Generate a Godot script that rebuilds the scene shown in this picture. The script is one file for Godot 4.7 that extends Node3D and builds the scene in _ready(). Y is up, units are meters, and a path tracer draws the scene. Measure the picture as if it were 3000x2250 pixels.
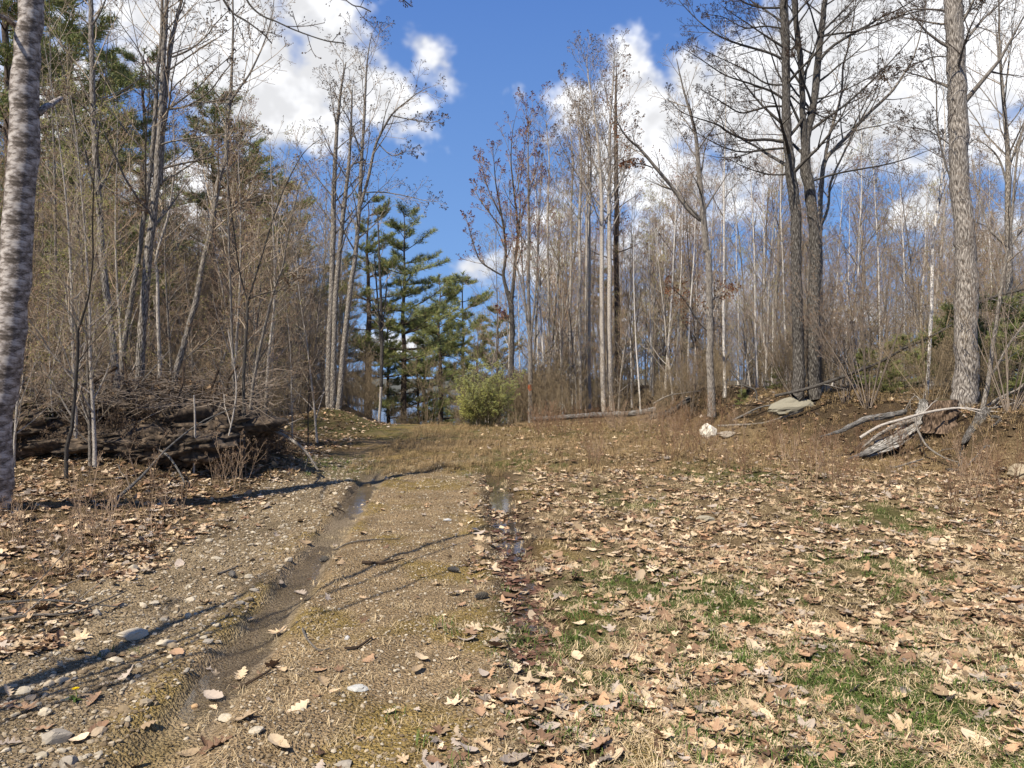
extends Node3D
# A muddy two-rut woodland track in early spring: bare maples and birches, white pines, leaf litter, a lake through the gap.
const F := 737.7          # focal length in pixels of a 1024 x 768 picture: used to turn measured angles into metres
const EYE := 1.6

var rg := RandomNumberGenerator.new()
var nz := FastNoiseLite.new()      # broad
var nf := FastNoiseLite.new()      # fine
var used := {}
var counts := {}
var M := {}
var ground: MeshInstance3D

# ---------------------------------------------------------------- mesh builder
class MB:
	var v := PackedVector3Array()
	var n := PackedVector3Array()
	var uv := PackedVector2Array()
	var c := PackedColorArray()
	var ix := PackedInt32Array()
	var colored := false
	var tint := Color(1, 1, 1)

	func tube(p: PackedVector3Array, r: PackedFloat32Array, s: int, cap := false) -> void:
		var m := p.size()
		var base := v.size()
		var t := (p[1] - p[0]).normalized()
		var a := t.cross(Vector3.RIGHT if absf(t.x) < 0.7 else Vector3.FORWARD).normalized()
		var run := 0.0
		var row := s + 1
		for i in m:
			if i > 0:
				run += p[i].distance_to(p[i - 1])
			t = (p[mini(i + 1, m - 1)] - p[maxi(i - 1, 0)]).normalized()
			a = (a - t * a.dot(t)).normalized()
			var b := t.cross(a)
			for k in row:
				var w := TAU * k / s
				var nn := a * cos(w) + b * sin(w)
				v.append(p[i] + nn * r[i])
				n.append(nn)
				uv.append(Vector2(float(k) / s, run))
				if colored: c.append(tint)
		for i in m - 1:
			for k in s:
				var q := base + i * row + k
				ix.append_array([q, q + row, q + row + 1, q, q + row + 1, q + 1])
		if cap:
			var e := v.size()
			var o := base + (m - 1) * row
			v.append(p[m - 1]); n.append(t); uv.append(Vector2(0.5, run))
			if colored: c.append(tint)
			for k in s:
				ix.append_array([e, o + k + 1, o + k])

	# a thin three-sided tapering twig bent at its middle
	func twig(p0: Vector3, p1: Vector3, p2: Vector3, r: float) -> void:
		var t := (p2 - p0).normalized()
		var a := t.cross(Vector3(0.31, 0.2, 0.93)).normalized()
		var b := t.cross(a)
		var e := v.size()
		var a1 := a
		var a2 := a * -0.5 + b * 0.866
		var a3 := a * -0.5 - b * 0.866
		var q := r * 0.7
		v.append(p0 + a1 * r); v.append(p0 + a2 * r); v.append(p0 + a3 * r)
		v.append(p1 + a1 * q); v.append(p1 + a2 * q); v.append(p1 + a3 * q)
		v.append(p2)
		n.append(a1); n.append(a2); n.append(a3); n.append(a1); n.append(a2); n.append(a3); n.append(t)
		if colored:
			for k in 7: c.append(tint)
		ix.append_array([e, e + 3, e + 4, e, e + 4, e + 1, e + 1, e + 4, e + 5, e + 1, e + 5, e + 2, e + 2, e + 5, e + 3, e + 2, e + 3, e, e + 3, e + 6, e + 4, e + 4, e + 6, e + 5, e + 5, e + 6, e + 3])

	func tri(a: Vector3, b: Vector3, d: Vector3) -> void:
		var e := v.size()
		var nn := (d - a).cross(b - a).normalized()
		v.append(a); v.append(b); v.append(d)
		n.append(nn); n.append(nn); n.append(nn)
		if colored:
			c.append(tint); c.append(tint); c.append(tint)
		ix.append(e); ix.append(e + 1); ix.append(e + 2)

	func bud(p: Vector3, d: Vector3, s: float) -> void:
		var a := d.cross(Vector3(0.3, 0.1, 0.9)).normalized() * s * 0.33
		var b := d.cross(a).normalized() * s * 0.33
		var m := p + d * s * 0.45
		var q := p + d * s
		tri(p, m + a, m + b); tri(p, m + b, m - a); tri(p, m - a - b, m + a)
		tri(q, m + b, m + a); tri(q, m - a, m + b)

	func done() -> ArrayMesh:
		var arr := []
		arr.resize(Mesh.ARRAY_MAX)
		arr[Mesh.ARRAY_VERTEX] = v
		arr[Mesh.ARRAY_NORMAL] = n
		if uv.size() == v.size(): arr[Mesh.ARRAY_TEX_UV] = uv
		if c.size() == v.size(): arr[Mesh.ARRAY_COLOR] = c
		arr[Mesh.ARRAY_INDEX] = ix
		var am := ArrayMesh.new()
		if v.size() > 0:
			am.add_surface_from_arrays(Mesh.PRIMITIVE_TRIANGLES, arr)
		return am

# ---------------------------------------------------------------- naming
func numbered(called: String) -> String:
	if not used.has(called):
		used[called] = 0
		return called
	used[called] += 1
	return "%s_%03d" % [called, used[called]]

func tag(o: Node, label := "", category := "", group := "", kind := "") -> Node:
	if label: o.set_meta("label", label)
	if category: o.set_meta("category", category)
	if group: o.set_meta("group", group)
	if kind: o.set_meta("kind", kind)
	return o

func thing(called: String, at: Vector3, label := "", category := "", group := "") -> Node3D:
	var o := Node3D.new()
	o.name = numbered(called)
	add_child(o)
	o.position = at
	tag(o, label, category, group)
	return o

func part(parent: Node, called: String, mesh: Mesh, mat: Material, at := Vector3.ZERO) -> MeshInstance3D:
	var o := MeshInstance3D.new()
	var key := str(parent.get_instance_id()) + called
	var k: int = counts.get(key, 0)
	counts[key] = k + 1
	o.name = called if k == 0 else "%s_%03d" % [called, k]
	o.mesh = mesh
	o.material_override = mat
	o.position = at
	parent.add_child(o)
	if called in ["buds", "dead_leaves", "leaves", "petals", "twigs", "branches", "side_branches"]: o.set_meta("kind", "stuff")
	return o

func solo(called: String, mesh: Mesh, mat: Material, at: Vector3, label := "", category := "", group := "", kind := "") -> MeshInstance3D:
	var o := MeshInstance3D.new()
	o.name = numbered(called)
	o.mesh = mesh
	o.material_override = mat
	o.position = at
	add_child(o)
	tag(o, label, category, group, kind)
	return o

func copy(src: Node3D, at: Vector3, turn: float, size: float, label := "", group := "") -> Node3D:
	var o: Node3D = src.duplicate()
	o.name = numbered(String(src.name).split("_0")[0])
	add_child(o)
	o.position = at
	o.rotation = Vector3(0, turn, 0)
	o.scale = Vector3.ONE * size
	if label: o.set_meta("label", label)
	if group: o.set_meta("group", group)
	return o

func many(parent: Node, called: String, mesh: Mesh, mat: Material, where: Array, tints: Array = []) -> MultiMeshInstance3D:
	var mm := MultiMesh.new()
	mm.transform_format = MultiMesh.TRANSFORM_3D
	mm.use_colors = tints.size() > 0
	mm.mesh = mesh
	mm.instance_count = where.size()
	for i in where.size():
		mm.set_instance_transform(i, where[i])
		if tints.size() > 0: mm.set_instance_color(i, tints[i])
	var o := MultiMeshInstance3D.new()
	o.name = called
	o.multimesh = mm
	o.material_override = mat
	parent.add_child(o, true)
	return o

# ---------------------------------------------------------------- terrain
func rut_left(d: float) -> float: return -1.5 - 0.065 * (d - 3.0)
func rut_right(d: float) -> float: return 0.27 - 0.065 * (d - 3.0)

func base_h(d: float) -> float: return 0.45 * smoothstep(2.0, 18.0, d)

const POOLS_LEFT := [[3.9, 6.7], [8.5, 10.1]]
const POOLS_RIGHT := [[4.5, 6.6], [7.0, 8.6], [9.0, 10.4]]

func pool_floor(d: float) -> float: return base_h(d) - 0.065

func bank_foot(d: float) -> float:
	if d < 11.0: return 7.1 + (11.0 - d) * 0.6
	return maxf(4.4, 7.1 - (d - 11.0) * 0.433)

func hgt(x: float, d: float) -> float:
	var b := base_h(d)
	var off := absf(x + 0.095 * d)
	var side := smoothstep(0.03 * d + 1.0, 0.03 * d + 5.0, off)
	var fall := 20.0 + 18.0 * side
	var h := b - 8.2 * smoothstep(fall, fall + 34.0, d)
	var foot := bank_foot(d) + nz.get_noise_2d(x * 2.0, d * 2.0) * 1.3
	h += 0.86 * smoothstep(foot - 0.3, foot + 2.0, x) * smoothstep(4.0, 9.0, d)
	h += 0.22 * smoothstep(0.5, 5.0, x) * smoothstep(14.0, 24.0, d)
	h += 0.28 * smoothstep(-3.3, -5.2, x)
	h += 0.75 * exp(-pow((x + 5.6) / 1.7, 2.0) - pow((d - 11.4) / 1.5, 2.0))
	h += 0.35 * exp(-pow((x + 4.3) / 0.9, 2.0) - pow((d - 18.5) / 1.2, 2.0))
	h += nz.get_noise_2d(x * 3.0, d * 3.0) * 0.07
	if d < 30.0:
		h += nf.get_noise_2d(x * 1.5, d * 1.5) * 0.022
		h += nf.get_noise_2d(x * 6.0, d * 6.0) * 0.008
	if d < 13.0 and x > -2.7 and x < 1.0:
		var fade := smoothstep(13.0, 10.0, d)
		for k in 2:
			var dx: float = x - (rut_left(d) if k == 0 else rut_right(d))
			dx += nf.get_noise_2d(d * 2.0, 40.0 * k) * 0.06
			var w := (0.16 if k == 0 else 0.18)
			var shape := exp(-pow(absf(dx) / w, 12.0 if dx < 0 and k == 0 else 5.0)) * (1.0 if k == 0 else smoothstep(3.5, 4.6, d))
			var low := b - (0.05 if k == 0 else 0.075)
			for q in (POOLS_LEFT if k == 0 else POOLS_RIGHT):
				var inn: float = smoothstep(q[0] - 0.5, q[0] + 0.1, d) * smoothstep(q[1] + 0.5, q[1] - 0.1, d)
				low = lerpf(low, pool_floor(d) + nf.get_noise_2d(x * 2.5, d * 2.5) * 0.02, inn)
			h = lerpf(h, low, shape * fade)
			h += (0.028 if k == 0 and dx < 0 else 0.014) * exp(-pow((absf(dx) - 0.27) / 0.08, 2.0)) * fade
	return h

func on(x: float, d: float, up := 0.0) -> Vector3: return Vector3(x, hgt(x, d) + up, -d)

# a point at a measured bearing (pixels of the 1024-wide photograph) and a distance in metres
func at(px: float, py: float, d: float) -> Vector3: return Vector3((px - 512.0) / F * d, EYE - (py - 384.0) / F * d, -d)

# where the line of sight meets the ground
func spot(px: float, py: float) -> Vector3:
	var d := 2.6
	while d < 60.0:
		if EYE - (py - 384.0) / F * d <= hgt((px - 512.0) / F * d, d): break
		d += 0.02 + d * 0.003
	return on((px - 512.0) / F * d, d)

func leafy(x: float, d: float) -> float:      # share of the ground under fallen leaves
	var s := 0.0
	var rr := rut_right(d)
	var q := nz.get_noise_2d(x * 5.0 + 30.0, d * 5.0)
	s = 0.8 * smoothstep(rr + 0.05, rr + 0.55, x + q * 0.4) * (1.0 - 0.5 * smoothstep(10.0, 15.0, d))
	s = maxf(s, 0.95 * smoothstep(-2.85, -3.4, x + q * 0.7) * (1.0 - 0.3 * smoothstep(11.0, 15.0, d)))
	s = maxf(s, (0.10 + 0.5 * smoothstep(0.1, 0.35, q)) * smoothstep(rr - 0.75, rr - 0.2, x) * (1.0 if d < 9.0 else 0.5))
	s = maxf(s, 0.6 * smoothstep(bank_foot(d) - 0.5, bank_foot(d) + 0.6, x))
	s *= 1.0 - 0.75 * smoothstep(-0.05, 0.25, nz.get_noise_2d(x * 9.0, d * 9.0 + 70.0))
	s *= 1.0 - 0.85 * clampf(grassy(x, d) * 1.2, 0, 1) * (1.0 if d < 10.0 else 0.0)
	return maxf(s, 0.012)

func grassy(x: float, d: float) -> float:
	var g := 0.0
	for q in [[0.93, 5.4, 0.6], [1.45, 5.3, 0.5], [1.95, 3.65, 0.75], [2.1, 3.2, 0.6], [1.6, 4.1, 0.5], [0.43, 3.7, 0.35], [0.32, 4.5, 0.3], [2.6, 4.3, 0.4], [-0.1, 12.3, 1.1], [-2.6, 11.6, 0.8], [1.4, 9.0, 0.5], [2.9, 5.9, 0.5], [4.0, 8.0, 0.7], [1.3, 2.9, 0.5], [3.3, 11.0, 0.9]]:
		g = maxf(g, exp(-((x - q[0]) * (x - q[0]) + (d - q[1]) * (d - q[1]) * 0.8) / (q[2] * q[2])))
	if d > 15.5 and d < 20.0 and x > -5.0 and x < 4.0: g = maxf(g, 0.55)
	return g * (0.6 + 0.8 * nf.get_noise_2d(x * 0.9, d * 0.9 + 9.0))

func ground_color(x: float, d: float) -> Color:
	var q := nz.get_noise_2d(x * 6.0, d * 6.0)
	var f := nf.get_noise_2d(x * 2.0, d * 2.0)
	var dirt := Color(0.31, 0.228, 0.135)
	var moss := Color(0.24, 0.175, 0.068)
	var gravel := Color(0.285, 0.222, 0.14)
	var litter := Color(0.15, 0.108, 0.062)
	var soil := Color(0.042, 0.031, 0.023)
	var straw := Color(0.32, 0.235, 0.13)
	var c := dirt.lerp(moss, smoothstep(-0.05, 0.3, q))
	var rl := rut_left(d)
	var rr := rut_right(d)
	c = c.lerp(gravel, smoothstep(rl - 0.1, rl - 0.6, x + f * 0.25) * smoothstep(15.0, 10.0, d))
	c = c.lerp(litter, smoothstep(-2.8, -3.5, x + q * 0.5))
	c = c.lerp(litter.lerp(straw, 0.4), smoothstep(rr + 0.2, rr + 0.8, x))
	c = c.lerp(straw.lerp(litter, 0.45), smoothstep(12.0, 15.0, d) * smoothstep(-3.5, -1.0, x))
	c = c.lerp(Color(0.1, 0.115, 0.035), clampf(grassy(x, d) * 1.1, 0, 0.85))
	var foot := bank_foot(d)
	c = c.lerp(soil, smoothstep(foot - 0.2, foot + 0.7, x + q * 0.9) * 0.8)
	c = c.lerp(soil, clampf(1.3 * exp(-pow((x + 5.6) / 1.9, 2.0) - pow((d - 11.2) / 1.6, 2.0)), 0, 0.9))
	if d < 13.0:
		var fade := smoothstep(13.0, 10.5, d)
		var wl := exp(-pow((x - rl) / 0.175, 8.0)) * fade * smoothstep(2.6, 4.2, d)
		var wr := exp(-pow((x - rr) / 0.27, 4.0)) * fade
		c = c.lerp(Color(0.235, 0.192, 0.138), wl * 0.85)
		c = c.lerp(Color(0.075, 0.052, 0.037), wr * 0.9)
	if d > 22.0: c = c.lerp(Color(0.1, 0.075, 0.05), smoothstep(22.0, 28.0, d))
	var k := 1.0 + f * 0.35 + q * 0.25
	return Color(c.r * k, c.g * k, c.b * k)

func steps(a: Array) -> PackedFloat32Array:      # [[from, to, step, growth], ...]
	var o := PackedFloat32Array()
	for s in a:
		var x: float = s[0]
		var w: float = s[2]
		while x < s[1] - w * 0.4:
			o.append(x)
			x += w
			w *= s[3]
	return o

func build_ground() -> void:
	var xs := steps([[-3.6, 1.0, 0.032, 1.0], [1.0, 4.4, 0.05, 1.0], [4.4, 130.0, 0.06, 1.045]])
	var left := steps([[3.6, 130.0, 0.06, 1.045]])
	var all := PackedFloat32Array()
	for i in range(left.size() - 1, 0, -1): all.append(-left[i])
	all.append_array(xs)
	var ds := steps([[-14.0, 1.6, 1.2, 1.0], [1.6, 9.0, 0.05, 1.0], [9.0, 110.0, 0.055, 1.02]])
	var mb := MB.new()
	var w := all.size()
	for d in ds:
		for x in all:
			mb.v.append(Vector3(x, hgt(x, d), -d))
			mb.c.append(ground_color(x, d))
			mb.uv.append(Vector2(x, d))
	mb.n.resize(mb.v.size())
	var rows := ds.size()
	for j in rows:
		for i in w:
			var e := mb.v[j * w + mini(i + 1, w - 1)] - mb.v[j * w + maxi(i - 1, 0)]
			var f := mb.v[mini(j + 1, rows - 1) * w + i] - mb.v[maxi(j - 1, 0) * w + i]
			mb.n[j * w + i] = e.cross(f).normalized()
			if i < w - 1 and j < rows - 1:
				var k := j * w + i
				mb.ix.append_array([k, k + w, k + w + 1, k, k + w + 1, k + 1])
	ground = solo("ground", mb.done(), M.ground, Vector3.ZERO, "dirt track and leafy woodland ground rising to a low crest", "", "", "structure")

# ---------------------------------------------------------------- materials
func noise_tex(freq: float, octaves: int, sd: int, stops: Array, w := 512, h := 512, kind := FastNoiseLite.TYPE_SIMPLEX_SMOOTH, as_normal := 0.0) -> NoiseTexture2D:
	var f := FastNoiseLite.new()
	f.noise_type = kind
	f.frequency = freq
	f.fractal_octaves = octaves
	f.seed = sd
	var t := NoiseTexture2D.new()
	t.width = w
	t.height = h
	t.seamless = true
	t.noise = f
	if as_normal > 0.0:
		t.as_normal_map = true
		t.bump_strength = as_normal
	elif stops.size():
		var g := Gradient.new()
		var offs := PackedFloat32Array()
		var cols := PackedColorArray()
		for s in stops:
			offs.append(s[0])
			cols.append(Color(s[1], s[2], s[3]).linear_to_srgb())
		g.offsets = offs
		g.colors = cols
		t.color_ramp = g
	return t

func flat(r: float, g: float, b: float, rough := 0.9) -> StandardMaterial3D:
	var m := StandardMaterial3D.new()
	m.albedo_color = Color(r, g, b).linear_to_srgb()
	m.roughness = rough
	m.metallic_specular = 0.3
	return m

func bark(stops: Array, freq: float, us: float, vs: float, sd: int, relief: float, gain := 0.5) -> StandardMaterial3D:
	var m := StandardMaterial3D.new()
	m.albedo_texture = noise_tex(freq, 5 if gain < 0.6 else 7, sd, stops)
	(m.albedo_texture as NoiseTexture2D).noise.fractal_gain = gain
	m.roughness = 0.92
	m.metallic_specular = 0.25
	m.uv1_scale = Vector3(us, vs, 1)
	m.heightmap_enabled = true
	m.heightmap_texture = m.albedo_texture
	m.heightmap_scale = relief
	m.resource_name = "bark"
	return m

func make_materials() -> void:
	var g := StandardMaterial3D.new()
	g.vertex_color_use_as_albedo = true
	g.albedo_texture = noise_tex(0.035, 6, 3, [[0.0, 0.3, 0.3, 0.3], [0.38, 0.65, 0.63, 0.6], [0.52, 0.95, 0.95, 0.95], [0.8, 1.25, 1.22, 1.15], [1.0, 1.3, 1.28, 1.2]], 1024, 1024)
	g.uv1_scale = Vector3(0.9, 0.9, 1)
	g.roughness = 0.95
	g.metallic_specular = 0.2
	g.heightmap_enabled = true
	g.heightmap_texture = noise_tex(0.05, 5, 5, [], 1024, 1024)
	g.heightmap_scale = 3.0
	M.ground = g
	M.birch = bark([[0.0, 0.035, 0.029, 0.024], [0.33, 0.1, 0.084, 0.072], [0.46, 0.17, 0.146, 0.128], [0.56, 0.26, 0.23, 0.21], [0.7, 0.39, 0.358, 0.332], [1.0, 0.52, 0.488, 0.456]], 0.006, 1.0, 2.7, 11, 1.0, 0.75)
	M.gray = bark([[0.0, 0.035, 0.029, 0.024], [0.38, 0.12, 0.105, 0.09], [0.52, 0.22, 0.197, 0.17], [0.7, 0.36, 0.33, 0.29], [1.0, 0.46, 0.43, 0.385]], 0.018, 2.0, 1.2, 12, 1.0)
	M.pale = bark([[0.0, 0.1, 0.085, 0.075], [0.35, 0.26, 0.235, 0.205], [0.55, 0.42, 0.385, 0.345], [0.8, 0.52, 0.485, 0.44], [1.0, 0.58, 0.55, 0.5]], 0.018, 2.0, 1.6, 13, 0.8)
	M.maple = bark([[0.0, 0.035, 0.03, 0.026], [0.35, 0.13, 0.114, 0.1], [0.52, 0.25, 0.225, 0.2], [0.7, 0.38, 0.35, 0.315], [1.0, 0.58, 0.55, 0.5]], 0.022, 4.0, 0.7, 14, 1.8)
	M.dark = bark([[0.0, 0.02, 0.018, 0.016], [0.4, 0.062, 0.056, 0.05], [0.58, 0.115, 0.106, 0.096], [0.78, 0.24, 0.228, 0.21], [1.0, 0.36, 0.345, 0.32]], 0.02, 3.0, 0.8, 15, 1.8)
	M.white = bark([[0.0, 0.05, 0.045, 0.04], [0.25, 0.2, 0.18, 0.16], [0.38, 0.55, 0.52, 0.48], [1.0, 0.75, 0.72, 0.68]], 0.012, 1.0, 3.0, 16, 0.3)
	M.pine_bark = bark([[0.0, 0.02, 0.016, 0.013], [0.4, 0.075, 0.058, 0.048], [0.7, 0.15, 0.118, 0.095], [1.0, 0.21, 0.17, 0.14]], 0.02, 3.0, 1.0, 17, 2.0)
	M.driftwood = bark([[0.0, 0.035, 0.031, 0.028], [0.38, 0.13, 0.122, 0.11], [0.55, 0.28, 0.268, 0.25], [0.75, 0.42, 0.405, 0.38], [1.0, 0.52, 0.5, 0.475]], 0.02, 5.0, 0.6, 18, 2.0)
	M.rotten = bark([[0.0, 0.02, 0.014, 0.01], [0.4, 0.085, 0.06, 0.042], [0.7, 0.17, 0.12, 0.085], [1.0, 0.26, 0.2, 0.15]], 0.02, 4.0, 0.8, 19, 2.0)
	M.twig_brown = flat(0.31, 0.225, 0.155)
	M.twig_gray = flat(0.3, 0.245, 0.185)
	M.twig_dark = flat(0.1, 0.083, 0.072)
	M.twig_hazel = flat(0.22, 0.18, 0.145)
	M.twig_red = flat(0.19, 0.115, 0.07)
	M.twig_olive = flat(0.16, 0.14, 0.075)
	M.bud_tan = flat(0.24, 0.16, 0.1)
	M.bud_red = flat(0.26, 0.095, 0.065)
	M.bud_dark = flat(0.1, 0.065, 0.045)
	M.bud_green = flat(0.42, 0.41, 0.13)
	M.bush_leaf = flat(0.47, 0.48, 0.13)
	M.bush_leaf.backlight_enabled = true
	M.bush_leaf.backlight = Color(0.6, 0.6, 0.6)
	M.oak_leaf = flat(0.24, 0.11, 0.055)
	M.needle = flat(0.062, 0.088, 0.03, 0.6)
	M.needle.vertex_color_use_as_albedo = true
	M.needle.albedo_color = Color.WHITE
	M.needle.backlight_enabled = true
	M.needle.backlight = Color(0.35, 0.35, 0.35)
	M.leaf = flat(1, 1, 1, 0.75)
	M.leaf.vertex_color_use_as_albedo = true
	M.leaf.backlight_enabled = true
	M.leaf.backlight = Color(0.25, 0.25, 0.25)
	M.stone = flat(1, 1, 1, 0.9)
	M.stone.vertex_color_use_as_albedo = true
	M.stone.albedo_texture = noise_tex(0.06, 5, 21, [[0.0, 0.6, 0.6, 0.6], [0.5, 0.95, 0.95, 0.94], [1.0, 1.2, 1.2, 1.18]], 256, 256)
	M.stone.uv1_triplanar = true
	M.stone.uv1_scale = Vector3(4, 4, 4)
	M.soil = StandardMaterial3D.new()
	M.soil.albedo_texture = noise_tex(0.02, 6, 23, [[0.0, 0.01, 0.007, 0.005], [0.42, 0.036, 0.026, 0.018], [0.6, 0.085, 0.062, 0.043], [1.0, 0.2, 0.15, 0.1]])
	M.soil.uv1_triplanar = true
	M.soil.uv1_scale = Vector3(0.8, 0.8, 0.8)
	M.soil.roughness = 1.0
	M.soil.heightmap_enabled = true
	M.soil.heightmap_texture = M.soil.albedo_texture
	M.soil.heightmap_scale = 4.0
	var w := StandardMaterial3D.new()
	w.transparency = BaseMaterial3D.TRANSPARENCY_ALPHA
	w.albedo_color = Color(0.35, 0.3, 0.24, 0.22)
	w.roughness = 0.06
	w.normal_enabled = true
	w.normal_texture = noise_tex(0.02, 3, 31, [], 256, 256, FastNoiseLite.TYPE_SIMPLEX_SMOOTH, 1.0)
	w.normal_scale = 0.12
	w.uv1_scale = Vector3(1.4, 1.4, 1)
	M.water = w
	var l := StandardMaterial3D.new()
	l.albedo_color = Color(0.03, 0.045, 0.07).linear_to_srgb()
	l.roughness = 0.12
	l.metallic_specular = 0.6
	l.normal_enabled = true
	l.normal_texture = noise_tex(0.03, 4, 32, [], 512, 512, FastNoiseLite.TYPE_SIMPLEX_SMOOTH, 4.0)
	l.normal_scale = 0.6
	l.uv1_scale = Vector3(0.12, 0.12, 1)
	M.lake = l
	M.forest = flat(0.075, 0.078, 0.07)
	M.paint = flat(0.33, 0.085, 0.035, 0.95)
	M.grass = flat(1, 1, 1, 0.7)
	M.grass.vertex_color_use_as_albedo = true
	M.grass.backlight_enabled = true
	M.grass.backlight = Color(0.4, 0.4, 0.4)
	M.yellow = flat(0.75, 0.55, 0.01)
	M.moss = flat(0.1, 0.11, 0.025, 1.0)

# ---------------------------------------------------------------- sky
var blobs := []

func cloud(px: float, py: float, rx: float, ry: float, power := 1.0, tilt := 0.0) -> void:   # bearings measured in the photograph, kept as angles
	var az := atan((px - 512.0) / F)
	var el := atan((384.0 - py) / F * cos(az))
	blobs.append([az, el, rx * 1.16 / F * cos(az), ry * 1.16 / F, power * 1.1, cos(tilt), sin(tilt)])

func sky_field(az: float, el: float) -> float:
	var s := -0.55
	for b in blobs:
		var u: float = az - b[0]
		if u > PI: u -= TAU
		if u < -PI: u += TAU
		var w: float = el - b[1]
		var p: float = (u * b[5] + w * b[6]) / b[2]
		var q: float = (w * b[5] - u * b[6]) / b[3]
		var k: float = b[4] * (1.0 - sqrt(p * p + q * q))
		if k > s: s = k
	return s

func sky_pixel(az: float, el: float, field: float, cn: FastNoiseLite, cd: FastNoiseLite) -> Color:
	var t := clampf(el / (PI * 0.5), 0, 1)
	var lo := Color(0.18, 0.33, 0.575)
	var hi := Color(0.062, 0.143, 0.38)
	var top := Color(0.035, 0.088, 0.285)
	var c := lo.lerp(hi, pow(clampf(t / 0.33, 0, 1), 0.75)) if t < 0.33 else hi.lerp(top, (t - 0.33) / 0.67)
	var dx := cos(el) * sin(az)
	var dz := cos(el) * cos(az)
	var dy := sin(el)
	var n1 := cn.get_noise_3d(dx, dy * 1.5, dz)
	var n2 := cd.get_noise_3d(dx, dy * 1.3, dz)
	var k := field + n1 * 0.8 + n2 * 0.34
	var a := smoothstep(-0.04, 0.62, k)
	if a > 0.0:
		var shade := clampf(0.9 + n1 * 0.45 + n2 * 0.3 + (0.12 - field) * 0.12, 0.72, 1.04)
		c = c.lerp(Color(0.71 * shade, 0.715 * shade, 0.735 * shade), a)
	return c

func make_sky() -> PanoramaSkyMaterial:
	# tall cloud bank at upper left
	cloud(215, 30, 120, 85, 1.2); cloud(330, 60, 78, 55, 1.2, -0.5); cloud(385, 100, 52, 34, 0.95, -0.6); cloud(270, 110, 110, 45, 1.1); cloud(160, 190, 90, 45, 0.8); cloud(60, 100, 70, 60, 0.6)
	cloud(300, -20, 50, 50, 1.2); cloud(250, 60, 120, 70, 1.0); cloud(400, 110, 40, 26, 0.7, -0.6); cloud(180, 300, 60, 20, 0.7)
	cloud(425, 45, 52, 24, 0.6, -0.85); cloud(445, 72, 30, 14, 0.5, -0.6)
	cloud(514, 92, 9, 9, 0.3)
	# the bank on the right
	cloud(740, 105, 70, 62, 1.2); cloud(840, 60, 110, 75, 1.3); cloud(800, 150, 120, 40, 1.1); cloud(960, 60, 90, 80, 1.0); cloud(690, 80, 30, 36, 0.9); cloud(930, 170, 60, 26, 0.6)
	cloud(628, 62, 26, 24, 0.8); cloud(660, 120, 44, 40, 1.0); cloud(640, 90, 40, 30, 0.8); cloud(570, 112, 22, 26, 0.45); cloud(620, 150, 60, 40, 0.7)
	cloud(480, 268, 34, 20, 0.9); cloud(530, 262, 40, 22, 0.9); cloud(560, 215, 40, 14, 0.5); cloud(620, 255, 50, 26, 0.7); cloud(420, 345, 60, 12, 0.7)
	cloud(925, 212, 38, 26, 1.0); cloud(700, 180, 150, 40, 0.8); cloud(880, 120, 150, 60, 1.0); cloud(1000, 150, 50, 40, 0.5); cloud(980, 240, 60, 30, 0.8); cloud(700, 300, 110, 30, 0.6); cloud(870, 310, 90, 24, 0.55)
	# the same kind of sky goes on all round
	var r := RandomNumberGenerator.new()
	r.seed = 77
	for k in 22:
		var az := r.randf_range(0.9, TAU - 0.9)
		var el := r.randf_range(0.06, 0.75)
		for j in 2:
			blobs.append([az + r.randf_range(-0.12, 0.12), el + r.randf_range(-0.03, 0.03), r.randf_range(0.08, 0.22), r.randf_range(0.05, 0.1), 1.0, 1.0, 0.0])
	var cn := FastNoiseLite.new()
	cn.seed = 5; cn.frequency = 5.5; cn.fractal_octaves = 5; cn.fractal_gain = 0.55
	var cd := FastNoiseLite.new()
	cd.seed = 6; cd.frequency = 26.0; cd.fractal_octaves = 4; cd.fractal_gain = 0.6
	var W := 384
	var H := 192
	var low := Image.create(W, H, false, Image.FORMAT_RGBF)
	var fld := Image.create(W, H, false, Image.FORMAT_RF)
	for j in H:
		var el := PI * 0.5 - (j + 0.5) / H * PI
		for i in W:
			if el < -0.1:
				low.set_pixel(i, j, Color(0.3, 0.35, 0.4))
				continue
			var az := wrapf((i + 0.5) / W * TAU, -PI, PI)      # the left edge of the panorama is straight ahead
			var f := sky_field(az, maxf(el, 0.0))
			fld.set_pixel(i, j, Color(f, 0, 0))
			low.set_pixel(i, j, sky_pixel(az, maxf(el, 0.0), f, cn, cd))
	var big := 8
	low.resize(W * big, H * big, Image.INTERPOLATE_CUBIC)
	fld.resize(W * big, H * big, Image.INTERPOLATE_CUBIC)
	var BW := W * big
	var BH := H * big
	for j in range(int(BH * 0.5 - BH * 43.0 / 180.0), int(BH * 0.5)):
		var el := PI * 0.5 - (j + 0.5) / BH * PI
		for k in range(-int(BW * 42.0 / 360.0), int(BW * 42.0 / 360.0)):
			var i := posmod(k, BW)
			low.set_pixel(i, j, sky_pixel((k + 0.5) / BW * TAU, el, fld.get_pixel(i, j).r, cn, cd))
	var m := PanoramaSkyMaterial.new()
	m.panorama = ImageTexture.create_from_image(low)
	return m

# ---------------------------------------------------------------- trees
class Wood:
	var thick := MB.new()
	var thin := MB.new()
	var buds := MB.new()

func rv() -> Vector3: return Vector3(rg.randf_range(-1, 1), rg.randf_range(-1, 1), rg.randf_range(-1, 1))

func lerp_on(p: PackedVector3Array, t: float) -> Vector3:
	var f := t * (p.size() - 1)
	var i := mini(int(f), p.size() - 2)
	return p[i].lerp(p[i + 1], f - i)

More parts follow.
